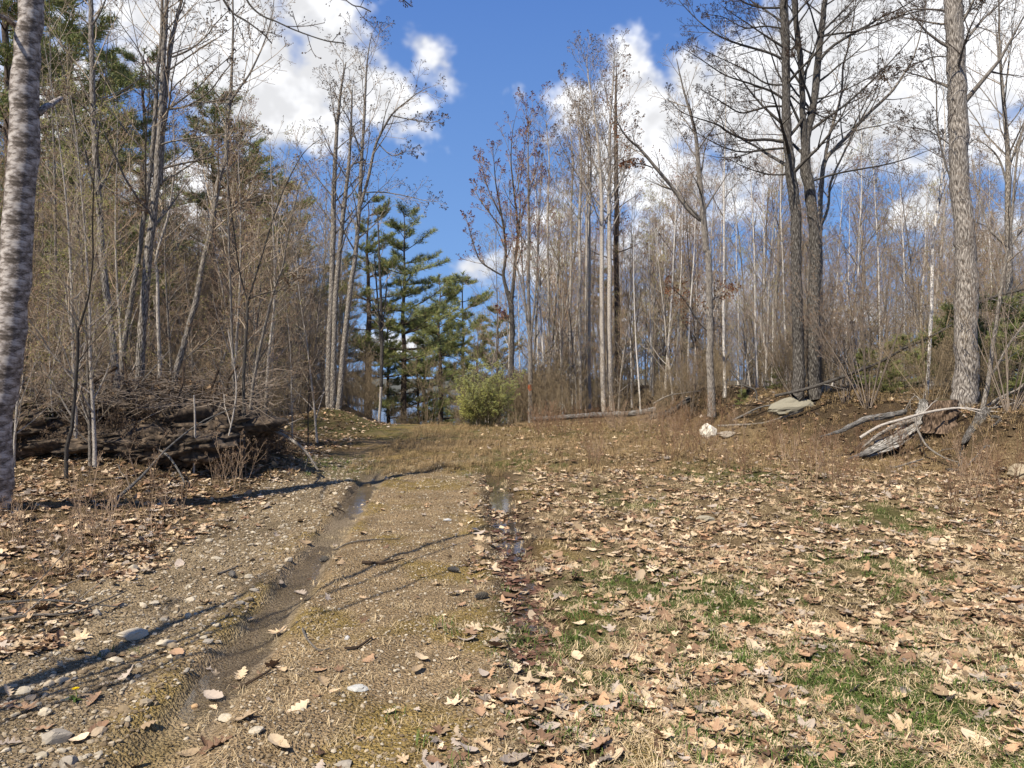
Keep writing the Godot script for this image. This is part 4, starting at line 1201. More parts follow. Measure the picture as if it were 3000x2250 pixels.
# ---------------------------------------------------------------- the thickets behind
func build_woods() -> void:
	var sap := []
	var om := opt([24, 8, 4], [0.7, 0.75, 0.75], [0.27, 0.5, 0.55], 0.1, 0.14, 0.022, 0.0042, 3)
	for k in 7:
		sap.append(grown("thicket_sapling", 8.0, 0.036 + 0.008 * (k % 3), 0.1, om, [M.gray, M.pale, M.gray, M.dark, M.pale, M.gray, M.pale][k], M.twig_brown if k % 2 else M.twig_gray, M.bud_green if k % 3 == 1 else M.bud_tan, 300 + k, 0.05))
	var tall := []
	var ot := opt([26, 8, 4], [0.65, 0.7, 0.7], [0.25, 0.52, 0.55], 0.16, 0.11, 0.035, 0.004, 3)
	for k in 4:
		tall.append(grown("woodland_maple", 13.0, 0.09 + 0.02 * (k % 2), 0.3, ot, [M.maple, M.pale, M.gray, M.pale][k], M.twig_gray if k % 2 else M.twig_brown, M.bud_red if k < 2 else M.bud_tan, 320 + k, 0.04))
	var wb := []
	for k in 3:
		wb.append(grown("thin_white_birch", 10.0, 0.045, 0.4, opt([16, 5, 2], [0.6, 0.7, 0.7], [0.17, 0.52, 0.55], 0.12, 0.12, 0.02, 0.0035, 3), M.white, M.twig_dark, M.bud_dark, 330 + k, 0.03))
	var taken := []
	rg.seed = 400
	var n := 0
	# left thicket
	while n < 168:
		var d := 12.0 + 24.0 * pow(rg.randf(), 1.2)
		var edge := -4.9 - 0.02 * d - (2.2 if d < 15.0 else 0.0)
		if d > 22.0: edge = -0.095 * d - 2.6 - 0.03 * d
		var x := lerpf(edge, -0.73 * d - 1.5, rg.randf())
		if not scatter_ok(taken, x, d, 0.28): continue
		var o := copy(sap[n % 7], on(x, d), rg.randf() * TAU, clampf((EYE + (384.0 - rg.randf_range(110, 290)) / F * d - hgt(x, d)) / 8.0, 0.35, 1.25), "thin grey leafless sapling in the dense brown thicket left of the track", "saplings of the left thicket")
		o.rotation.x = rg.randf_range(-0.1, 0.1)
		o.rotation.z = rg.randf_range(-0.12, 0.12)
		o.set_meta("category", "tree")
		n += 1
	for i in 20:
		var d := rg.randf_range(9.3, 14.5)
		var x := rg.randf_range(-7.6, -4.5) if i < 13 else rg.randf_range(-4.5, -3.7)
		if i >= 13: d = rg.randf_range(11.0, 16.0)
		copy(sap[i % 7], on(x, d), rg.randf() * TAU, rg.randf_range(0.35, 0.7), "thin young sapling growing through the brush at the mound and the track's left edge", "young saplings at the mound").set_meta("category", "tree")
	n = 0
	while n < 26:
		var d := 20.0 + 20.0 * rg.randf()
		var x := lerpf(-0.15 * d - 3.0, -0.75 * d - 2.0, rg.randf())
		if not scatter_ok(taken, x, d, 0.7): continue
		copy(tall[n % 4], on(x, d), rg.randf() * TAU, rg.randf_range(0.7, 0.98), "tall bare maple standing back in the left woods", "bare maples of the left woods").set_meta("category", "tree")
		n += 1
	# right woods
	n = 0
	while n < 125:
		var d := 19.0 + 26.0 * rg.randf()
		var x := lerpf(maxf(0.02 * d + 0.6, 0.0) if d > 24.0 else 6.0, 0.73 * d + 1.5, rg.randf())
		if not scatter_ok(taken, x, d, 0.3): continue
		var o := copy(sap[n % 7], on(x, d), rg.randf() * TAU, clampf((EYE + (384.0 - rg.randf_range(120, 320)) / F * d - hgt(x, d)) / 8.0, 0.35, 1.25), "thin bare sapling in the open woods on the right", "saplings of the right woods")
		o.rotation.z = rg.randf_range(-0.1, 0.1)
		o.set_meta("category", "tree")
		n += 1
	n = 0
	while n < 24:
		var d := 26.0 + 20.0 * rg.randf()
		var x := lerpf(0.06 * d, 0.75 * d, rg.randf())
		if not scatter_ok(taken, x, d, 0.8): continue
		copy(tall[n % 4], on(x, d), rg.randf() * TAU, rg.randf_range(0.6, 0.9) * (1.0 if x > 0.2 * d else 1.1), "tall bare maple standing back in the right woods", "bare maples of the right woods").set_meta("category", "tree")
		n += 1
	for q in [[725, 20.5], [738, 26.0], [757, 21.0], [763, 24.0], [786, 23.0], [632, 27.0], [650, 30.0], [653, 27.0], [665, 26.5], [676, 29.0], [855, 20.0], [905, 22.0], [572, 30.0], [694, 31.0], [712, 30.0], [820, 26.0], [540, 27.0], [556, 33.0], [508, 28.0], [522, 31.0], [547, 24.5], [563, 26.0], [617, 29.0], [641, 24.0], [687, 27.5], [748, 31.0], [772, 28.0], [832, 24.0], [846, 28.0], [882, 26.0], [918, 27.0], [995, 24.0]]:
		var x: float = (q[0] - 512.0) / F * q[1]
		copy(wb[n % 3], on(x, q[1]), rg.randf() * TAU, rg.randf_range(0.7, 1.1), "thin white birch stem standing among the saplings of the right woods", "thin white birches of the right woods").set_meta("category", "tree")
		n += 1
	for q in [[500, 25.5, 8.5], [515, 26.5, 7.0], [533, 25.0, 8.0], [545, 28.0, 9.0], [560, 25.0, 7.5], [578, 24.0, 6.5], [488, 30.0, 7.0], [478, 28.0, 5.5]]:
		var x: float = (q[0] - 512.0) / F * q[1]
		copy(sap[n % 7], on(x, q[1]), rg.randf() * TAU, q[2] / 8.0, "thin bare sapling crowded around the mossy and the blazed maple", "saplings around the blazed maple").set_meta("category", "tree")
		n += 1
	# seen as one mass
	var far := Node3D.new()
	far.name = "distant_woods"
	add_child(far)
	tag(far, "mass of bare distant trees closing the woods on both sides of the gap", "", "", "stuff")
	var kinds := [merged(tall[0], [Color(0.2, 0.17, 0.145), Color(0.26, 0.21, 0.165), Color(0.25, 0.16, 0.11)]), merged(sap[1], [Color(0.2, 0.18, 0.155), Color(0.27, 0.22, 0.165), Color(0.27, 0.2, 0.13)]), merged(sap[2], [Color(0.16, 0.14, 0.125), Color(0.29, 0.24, 0.185), Color(0.27, 0.2, 0.13)])]
	var sets := [[], [], []]
	for i in 480:
		var d := 36.0 + 42.0 * rg.randf()
		var left := rg.randf() < 0.62
		var x := lerpf(-0.2 * d - 3.0, -0.85 * d, rg.randf()) if left else lerpf(0.0 * d + 1.5, 0.85 * d, rg.randf())
		var kd := 0 if rg.randf() < 0.28 else 1 + i % 2
		var s := rg.randf_range(0.6, 0.95) if kd == 0 else rg.randf_range(0.8, 1.3)
		sets[kd].append(Transform3D(Basis(Vector3.UP, rg.randf() * TAU).scaled(Vector3.ONE * s), on(x, d)))
	var fm := flat(1, 1, 1)
	fm.vertex_color_use_as_albedo = true
	for i in 170:
		var d := 20.0 + 17.0 * rg.randf()
		var left := i % 5 < 3
		var x := lerpf(-0.14 * d - 2.5, -0.73 * d, rg.randf()) if left else lerpf(0.03 * d + 0.5, 0.73 * d, pow(rg.randf(), 0.85))
		if not left and d < 23.0 and x < 6.0: continue
		var top := (EYE + (384.0 - rg.randf_range(190, 330)) / F * d - hgt(x, d)) / 8.0
		var b := Basis.from_euler(Vector3(rg.randf_range(-0.2, 0.2), rg.randf() * TAU, rg.randf_range(-0.2, 0.2)))
		sets[1 + i % 2].append(Transform3D(b.scaled(Vector3.ONE * clampf(top, 0.3, 1.2)), on(x, d)))
	for k in 3: many(far, "bare_trees", kinds[k], fm, sets[k])
	# undergrowth: whips and budding shrubs along the edges
	var ob := opt([7, 4], [0.5, 0.6], [0.4, 0.45], 0.12, 0.16, 0.02, 0.003, 4, 0.3)
	var sh := []
	for k in 3:
		var b := bush_node("undergrowth", 2.0, 9, 0.5, ob, M.twig_olive, M.bud_green, 350 + k)
		sh.append([merged(b, [Color(0.22, 0.175, 0.115), Color(0.24, 0.19, 0.12), Color(0.26, 0.23, 0.09) if k < 2 else Color(0.27, 0.17, 0.09)]), []])
	var und := Node3D.new()
	und.name = "undergrowth"
	add_child(und)
	tag(und, "tangle of thin whips and budding shrubs filling the woods' edges", "", "", "stuff")
	var m := 0
	while m < 600:
		var d := 11.5 + 26.0 * rg.randf()
		var u := rg.randf()
		var x := 0.0
		if u < 0.42: x = lerpf(-0.11 * d - 2.9, -0.73 * d - 1.0, rg.randf())
		elif u < 0.55: x = lerpf(-0.26 * d, -0.02 * d, rg.randf())
		else: x = lerpf(0.01 * d, 0.72 * d, rg.randf())
		if u >= 0.42 and d < (22.0 if u < 0.55 else 19.8) and x < bank_foot(d) + 1.8: continue
		if u < 0.42 and d < 13.0: continue
		if u < 0.55 and x > -3.6 and x < -0.4 and d < 22.0: continue
		sh[m % 3][1].append(Transform3D(Basis(Vector3.UP, rg.randf() * TAU).scaled(Vector3.ONE * rg.randf_range(0.5, 1.15) * (0.8 if m < 540 else 1.5)), on(x, d, -0.03)))
		m += 1
	for i in 34:
		var d := rg.randf_range(21.5, 27.0)
		sh[i % 3][1].append(Transform3D(Basis(Vector3.UP, rg.randf() * TAU).scaled(Vector3.ONE * rg.randf_range(0.7, 1.2)), on((rg.randf_range(497, 560) - 512.0) / F * d, d, -0.03)))
	for k in 3: many(und, "whips", sh[k][0], fm, sh[k][1])

func put_branch(called: String, label: String, category: String, pts: Array, r0: float, r1: float, mat: Material, twigs: int, sd: int, group := "", tm: Material = null) -> Node3D:
	rg.seed = sd
	var a := pv(pts)
	var foot: Vector3 = a[0]
	for i in a.size(): a[i] -= foot
	var cr := PackedFloat32Array()
	for i in a.size(): cr.append(lerpf(r0, r1, float(i) / (a.size() - 1)))
	var root := thing(called, foot, label, category, group)
	part(root, "stick" if r0 < 0.05 else "stem", gnarl(a, cr, 7 if r0 < 0.05 else 12, 0.35, sd), mat)
	if twigs > 0:
		var w := Wood.new()
		dress(w, a, r0, r1, 1.2, 0, 0.15, opt([twigs, 3], [0.8, 0.7], [0.55, 0.45], 0.05, 0.2, 0.0, 0.004, 2))
		var mb := MB.new()
		w.thick.uv.clear(); w.thin.uv.clear()
		if w.thick.v.size(): part(root, "side_branches", w.thick.done(), mat)
		part(root, "twigs", w.thin.done(), tm if tm else mat)
	return root

# ---------------------------------------------------------------- the dark root mound on the left
func build_mound() -> void:
	var c := on(-5.75, 11.15)
	var root := thing("root_mound", c, "dark overturned root mound with a hollow black earth face at the left of the track", "mound")
	for q in [[Vector3(0, -0.15, 0.3), 1.5, 0.75, 0.6, 501], [Vector3(-1.3, -0.15, 0.7), 1.0, 0.75, 0.55, 502], [Vector3(1.3, -0.3, 0.6), 1.1, 0.65, 0.6, 503], [Vector3(-2.2, -0.05, 0.2), 0.9, 0.75, 0.6, 504], [Vector3(0.2, -0.5, 1.1), 1.3, 0.5, 0.5, 505], [Vector3(-1.3, -0.3, 1.15), 1.1, 0.6, 0.5, 506], [Vector3(1.2, -0.55, 1.3), 0.9, 0.55, 0.45, 507]]:
		var m := rock_mesh(q[1], q[2] * 0.42, q[3], q[4], Color.WHITE, 44, 26, 0)
		var f := FastNoiseLite.new()
		f.seed = q[4]
		f.frequency = 3.2
		f.fractal_octaves = 5
		f.fractal_gain = 0.6
		var a := m.surface_get_arrays(0)
		var v: PackedVector3Array = a[Mesh.ARRAY_VERTEX]
		for i in v.size(): v[i] += v[i].normalized() * 0.3 * f.get_noise_3dv(v[i] * 1.6)
		a[Mesh.ARRAY_VERTEX] = v
		var st := SurfaceTool.new()
		st.create_from_arrays(a)
		st.generate_normals()
		part(root, "earth", st.commit(), M.soil, q[0])
	rg.seed = 510
	for k in 26:
		var s := Vector3(rg.randf_range(-2.6, 2.0), rg.randf_range(0.1, 0.75), rg.randf_range(0.2, 0.6))
		var e := s + Vector3(rg.randf_range(-0.6, 0.6), -rg.randf_range(0.3, 0.9), rg.randf_range(0.1, 0.5))
		part(root, "root", gnarl(pv([s, s.lerp(e, 0.5) + rv() * 0.12, e]), PackedFloat32Array([0.022, 0.015, 0.006]), 5, 0.3, 520 + k), M.rotten)
	# sticks, dead vines and caught leaves over the earth
	var brush := MB.new()
	for k in 1100:
		var s := Vector3(rg.randf_range(-3.0, 2.4), rg.randf_range(-0.1, 0.75), rg.randf_range(-0.2, 1.2))
		s.y = minf(s.y, 0.5 - s.z * 0.42)
		var e := s + Vector3(rg.randf_range(-1, 1), rg.randf_range(-0.5, 0.35), rg.randf_range(-0.3, 0.5)) * rg.randf_range(0.3, 1.1)
		brush.twig(s, s.lerp(e, 0.5) + rv() * 0.08, e, rg.randf_range(0.0025, 0.007))
	part(root, "brush", brush.done(), M.twig_hazel).set_meta("kind", "stuff")
	var caught := []
	var caught_tint := []
	for k in 2400:
		var s := Vector3(rg.randf_range(-2.9, 1.7), 0, rg.randf_range(-0.7, 1.3))
		s.y = 0.28 + 0.25 * nf.get_noise_2d(s.x * 2.0, s.z * 2.0) - 0.55 * maxf(s.z, 0.0) - 0.09 * s.x * s.x
		if nf.get_noise_2d(s.x + 5.0, s.z) < -0.05: continue
		caught.append(tilted(s, 0.9, rg.randf_range(0.06, 0.12)))
		caught_tint.append(Color(0.36, 0.25, 0.15) * rg.randf_range(0.5, 1.2))
	var cl := many(root, "caught_leaves", leaf_mesh(2, 1005), M.leaf, caught, caught_tint)
	cl.set_meta("kind", "stuff")
	rg.seed = 542
	# rotten wood in front
	for q in [[[-1.6, 10.15], [-0.5, 10.3], [0.7, 10.6], 0.13, "rotten brown log lying along the front of the mound"], [[-1.0, 9.75], [0.0, 9.85], [1.0, 10.1], 0.09, "lower rotten brown log in front of the mound"], [[0.5, 10.35], [1.2, 10.6], [1.8, 10.85], 0.12, "short reddish rotten log at the right of the mound front"]]:
		var pts := []
		for i in 3: pts.append(on(-5.6 + q[i][0], q[i][1], q[3] * 0.6))
		put_branch("rotten_log", q[4], "log", pts, q[3], q[3] * 0.7, M.rotten, 0, 560 + int(q[3] * 100))
	var list := [
		["pale broken stick bent like a hook lying against the mound", [[150, 446, 9.6], [158, 449, 9.5], [170, 458, 9.3], [183, 479, 9.0], [184, 497, 9.0]], 0.018, 0.008, "driftwood", 0],
		["long pale stick leaning up to the right across the front of the mound", [[112, 530, 8.0], [140, 478, 8.6], [170, 446, 9.2], [205, 420, 9.8], [250, 402, 10.4]], 0.02, 0.006, "driftwood", 3],
		["fallen pole sloping down from the mound to the right", [[225, 410, 10.9], [262, 424, 10.6], [300, 446, 10.4], [318, 470, 10.3]], 0.035, 0.014, "gray", 4],
		["dark arched branch lying over the top of the mound", [[40, 400, 10.6], [70, 388, 10.8], [105, 381, 11.0], [140, 383, 11.2], [170, 395, 11.3]], 0.03, 0.01, "dark", 6],
		["brush branch piled on the mound's left shoulder", [[30, 412, 10.2], [55, 400, 10.4], [90, 385, 10.6]], 0.025, 0.008, "gray", 8],
		["second brush branch piled on the mound's left shoulder, steeper", [[28, 430, 10.0], [50, 407, 10.2], [78, 393, 10.4]], 0.022, 0.008, "gray", 8],
		["thin upright pole with a pale snapped top right of the mound", [[193, 508, 9.6], [194, 470, 9.6], [195, 425, 9.6], [194, 395, 9.6]], 0.016, 0.01, "pale", 0],
		["thin curved pale stem rising right of the snapped pole", [[216, 492, 9.8], [225, 450, 9.9], [234, 410, 10.0], [236, 380, 10.1], [228, 330, 10.2]], 0.014, 0.006, "pale", 3],
		["grey dead branch leaning steeply behind the bowed tree", [[92, 470, 10.2], [112, 430, 10.4], [135, 390, 10.8], [170, 350, 11.4]], 0.024, 0.008, "gray", 5],
		["thin stick lying on the leaves at the left edge, nearest the camera", [[-8, 604, 5.1], [40, 600, 5.15], [80, 603, 5.1], [118, 607, 5.05]], 0.012, 0.004, "driftwood", 3],
		["dark bent stick lying on the leaves at the left edge below the first", [[-8, 622, 4.8], [35, 615, 4.9], [75, 612, 4.95], [128, 590, 5.3]], 0.011, 0.004, "gray", 3]]
	var k := 0
	for q in list:
		var pts := []
		for p in q[1]:
			var w := at(p[0], p[1], p[2])
			w.y = maxf(w.y, hgt(w.x, p[2]) + 0.012)
			pts.append(w)
		put_branch("fallen_branch", q[0], "branch", pts, q[2], q[3], M[q[4]], q[5], 600 + k)
		k += 1
	# brambles over the black face and brush on its shoulders
	var br := bush_node("brambles", 0.8, 9, 1.6, opt([7, 3], [0.7, 0.7], [0.4, 0.45], -0.05, 0.3, 0.035, 0.003, 3), M.twig_brown, M.bud_green, 640, 0.006, "leaves")
	var bm := merged(br, [Color(0.15, 0.105, 0.07), Color(0.16, 0.115, 0.08), Color(0.14, 0.12, 0.05)])
	var places := []
	rg.seed = 641
	for i in 210:
		var x := -5.75 + rg.randf_range(-3.6, 2.2)
		var d := 11.0 + rg.randf_range(-1.2, 0.6)
		places.append(Transform3D(Basis(Vector3.UP, rg.randf() * TAU).scaled(Vector3.ONE * rg.randf_range(0.35, 0.9)), on(x, d, -0.02)))
	var fm := flat(1, 1, 1)
	fm.vertex_color_use_as_albedo = true
	var hold := Node3D.new()
	hold.name = "brambles"
	add_child(hold)
	tag(hold, "tangled brambles with small green leaves over the dark mound", "", "", "stuff")
	many(hold, "bramble_stems", bm, fm, places)

# ---------------------------------------------------------------- the bank on the right
func build_bank() -> void:
	var grayrock := Color(0.3, 0.285, 0.25)
	var w := spot(710, 437)
	solo("white_rock", rock_mesh(0.2, 0.19, 0.17, 701, Color(0.66, 0.62, 0.54), 18, 12, 4), M.stone, w + Vector3(0, 0.1, 0), "rounded white rock lying alone below the oak", "rock")
	var s := spot(800, 412)
	solo("flat_boulder", rock_mesh(0.52, 0.24, 0.4, 733, Color(0.24, 0.225, 0.18), 22, 14, 2), M.stone, s + Vector3(0, 0.06, -0.3), "flat grey boulder on top of the bank below the twin maples", "rock")
	solo("flat_rock", rock_mesh(0.22, 0.08, 0.17, 703, Color(0.3, 0.26, 0.21), 12, 7), M.stone, spot(726, 438) + Vector3(0, 0.05, 0), "low flat brown rock just right of the white rock", "rock")
	solo("bank_rock", rock_mesh(0.16, 0.11, 0.15, 704, Color(0.34, 0.285, 0.2), 16, 10, 3), M.stone, spot(1020, 478) + Vector3(0, 0.08, 0), "pale tan rock at the right edge of the view below the bank", "rock")
	solo("bank_rock", rock_mesh(0.26, 0.2, 0.25, 705, grayrock, 12, 7), M.stone, spot(836, 395) + Vector3(0, 0.1, -0.8), "small grey rock behind the flat boulder among the shrub stems", "rock")
	solo("mossy_stone", rock_mesh(0.12, 0.04, 0.1, 706, Color(0.3, 0.27, 0.2), 12, 7), M.stone, spot(703, 521) + Vector3(0, 0.02, 0), "small flat stone in the grass below the white rock", "rock")
	# the weathered stump: grey slabs and roots running down the bank
	var c := spot(905, 440)
	var st := thing("weathered_stump", c, "silver grey weathered stump with a broad slab root running down the bank", "stump")
	var D := -c.z
	var P := func(px: float, py: float, dd: float) -> Vector3: return at(px, py, D + dd) - c
	part(st, "slab_root", gnarl(pv([P.call(926, 408, 0.35), P.call(918, 422, 0.2), P.call(905, 434, 0.0), P.call(885, 446, -0.25), P.call(863, 456, -0.45)]), PackedFloat32Array([0.09, 0.13, 0.15, 0.17, 0.09]), 30, 0.9, 711, 0.45), M.driftwood)
	part(st, "stump_wall", gnarl(pv([P.call(925, 430, 0.3), P.call(926, 416, 0.35), P.call(924, 406, 0.4), P.call(922, 399, 0.42)]), PackedFloat32Array([0.19, 0.15, 0.1, 0.03]), 26, 1.0, 712), M.driftwood)
	part(st, "root", gnarl(pv([P.call(905, 412, 0.3), P.call(885, 416, 0.1), P.call(862, 421, 0.0), P.call(840, 431, -0.2), P.call(820, 437, -0.4)]), PackedFloat32Array([0.05, 0.05, 0.055, 0.03, 0.012]), 12, 0.8, 713), M.driftwood)
	part(st, "root", gnarl(pv([P.call(918, 420, 0.2), P.call(900, 424, 0.0), P.call(880, 434, -0.2), P.call(862, 448, -0.4)]), PackedFloat32Array([0.05, 0.04, 0.03, 0.012]), 10, 0.7, 714), M.gray)
	part(st, "root", gnarl(pv([P.call(872, 452, -0.45), P.call(858, 456, -0.55), P.call(848, 459, -0.6)]), PackedFloat32Array([0.05, 0.035, 0.015]), 9, 0.4, 715), M.driftwood)
	part(st, "root", gnarl(pv([P.call(893, 442, -0.1), P.call(892, 436, 0.0), P.call(890, 428, 0.0)]), PackedFloat32Array([0.06, 0.05, 0.03]), 9, 0.4, 716), M.dark)
	part(st, "earth", rock_mesh(0.55, 0.3, 0.35, 717, Color(0.03, 0.022, 0.017), 14, 9), M.soil, P.call(880, 452, 0.1))
	var b := spot(943, 424)
	var bs := thing("brown_stump", b, "short brown sawn stump right of the silver stump", "stump")
	part(bs, "stump_wall", gnarl(pv([Vector3(0, -0.15, 0), Vector3(0, 0.1, 0), Vector3(0, 0.25, 0), Vector3(-0.01, 0.4, 0)]), PackedFloat32Array([0.32, 0.25, 0.22, 0.2]), 24, 0.45, 720), M.rotten)
	part(bs, "moss_cap", rock_mesh(0.16, 0.03, 0.14, 721, Color(0.06, 0.05, 0.025), 12, 6), M.stone, Vector3(0, 0.4, 0))
	# the hollow rooted foot right of the stumps
	var hf := spot(968, 436)
	var hn := thing("dark_root", hf, "dark arched root holding the bank below the big ridged trunk", "root")
	var Dh := -hf.z
	part(hn, "root", gnarl(pv([at(985, 412, Dh + 0.3) - hf, at(980, 422, Dh + 0.1) - hf, at(970, 434, Dh) - hf, at(962, 444, Dh - 0.2) - hf]), PackedFloat32Array([0.1, 0.09, 0.07, 0.03]), 12, 0.5, 730), M.dark)
	var list := [
		["long pale branch arching over the weathered stump", [[860, 438, 12.2], [880, 426, 12.2], [903, 419, 12.1], [930, 412, 12.1], [960, 408, 12.1], [985, 411, 12.0], [1000, 425, 11.9], [1003, 440, 11.8]], 0.026, 0.01, "pale", 3],
		["thin crooked branch hanging from the arching one down the bank", [[916, 418, 12.0], [917, 428, 11.9], [927, 446, 11.7], [945, 458, 11.4], [958, 462, 11.3]], 0.02, 0.009, "gray", 3],
		["pale forked stick lying at the foot of the bank on the right", [[946, 476, 11.2], [965, 475, 11.2], [985, 468, 11.3], [990, 473, 11.2]], 0.03, 0.012, "driftwood", 2],
		["short pale crooked stick below the weathered stump", [[960, 470, 11.2], [962, 460, 11.2], [960, 452, 11.3]], 0.018, 0.008, "driftwood", 0],
		["dark bent branch lying in the leaves below the weathered stump", [[889, 474, 11.4], [895, 470, 11.4], [910, 463, 11.5], [923, 459, 11.6]], 0.022, 0.01, "gray", 1],
		["pale branch lying on the bank left of the flat boulder", [[732, 422, 16.8], [742, 416, 16.7], [758, 408, 16.6], [772, 405, 16.5], [780, 403, 16.5]], 0.026, 0.014, "driftwood", 1],
		["pale root-like branch below the first, sloping up to the right", [[718, 440, 16.6], [735, 437, 16.3], [752, 434, 16.2], [765, 428, 16.0], [780, 418, 15.8], [800, 412, 15.6]], 0.03, 0.014, "gray", 2],
		["dead leaning pole crossing behind the shrub stems towards the big trunk", [[775, 396, 15.5], [810, 388, 15.2], [850, 374, 15.0], [880, 362, 14.8], [905, 348, 14.6], [930, 337, 14.4], [952, 325, 14.2]], 0.035, 0.02, "dark", 6],
		["dead leaning pole continuing up to the right edge", [[975, 304, 14.5], [1000, 295, 14.4], [1030, 288, 14.3]], 0.03, 0.02, "dark", 4],
		["crooked dead branch standing among the roots left of the flat boulder", [[731, 370, 17.0], [742, 384, 16.8], [755, 390, 16.7], [757, 400, 16.6]], 0.03, 0.014, "dark", 3],
		["fallen branch slanting right of the big ridged trunk", [[985, 408, 12.6], [1000, 398, 12.5], [1020, 388, 12.4], [1040, 374, 12.3]], 0.03, 0.012, "gray", 4],
		["second fallen branch slanting right of the big ridged trunk, lower", [[982, 412, 12.2], [1004, 406, 12.1], [1030, 398, 12.0]], 0.024, 0.01, "gray", 4],
		["short curved root at the right of the bank", [[992, 424, 11.8], [998, 432, 11.7], [1000, 444, 11.6], [992, 456, 11.5]], 0.03, 0.016, "dark", 0],
		["dead branch with a moss patch on the bank top right of the shrub stems", [[940, 400, 13.6], [925, 405, 13.8], [915, 396, 14.0], [905, 410, 14.0]], 0.02, 0.01, "gray", 4]]
	var k := 0
	for q in list:
		var pts := []
		for p in q[1]:
			var v := at(p[0], p[1], p[2])
			v.y = maxf(v.y, hgt(v.x, p[2]) + 0.015)
			pts.append(v)
		put_branch("fallen_branch", q[0], "branch", pts, q[2], q[3], M[q[4]], q[5], 750 + k)
		k += 1
	# hazel-like shrub of many stems
	var o := opt([9, 5, 2], [0.45, 0.6, 0.6], [0.28, 0.52, 0.55], 0.1, 0.1, 0.018, 0.003, 3, 0.3)
	var hz := bush_node("hazel_shrub", 4.2, 12, 0.7, o, M.twig_hazel, M.bud_tan, 780, 0.014)
	var hz2 := bush_node("hazel_shrub", 3.6, 10, 0.55, o, M.twig_hazel, M.bud_tan, 781, 0.012)
	var hs := [[868, 406, "tall spreading shrub of many grey stems between the flat boulder and the stumps", 1.0], [845, 402, "upright shrub of thin stems behind the flat boulder", 0.95], [795, 398, "shrub of brown stems at the foot of the twin maples", 0.85], [690, 420, "shrub of straight thin stems left of the oak", 0.8], [1010, 412, "shrub of bent stems at the right edge of the bank", 0.8], [815, 396, "dense brown shrub just right of the twin maples' feet", 0.8]]
	k = 0
	for q in hs:
		var p := spot(q[0], q[1])
		copy(hz if k % 2 == 0 else hz2, p, rg.randf() * TAU, q[3], q[2], "").set_meta("category", "shrub")
		k += 1

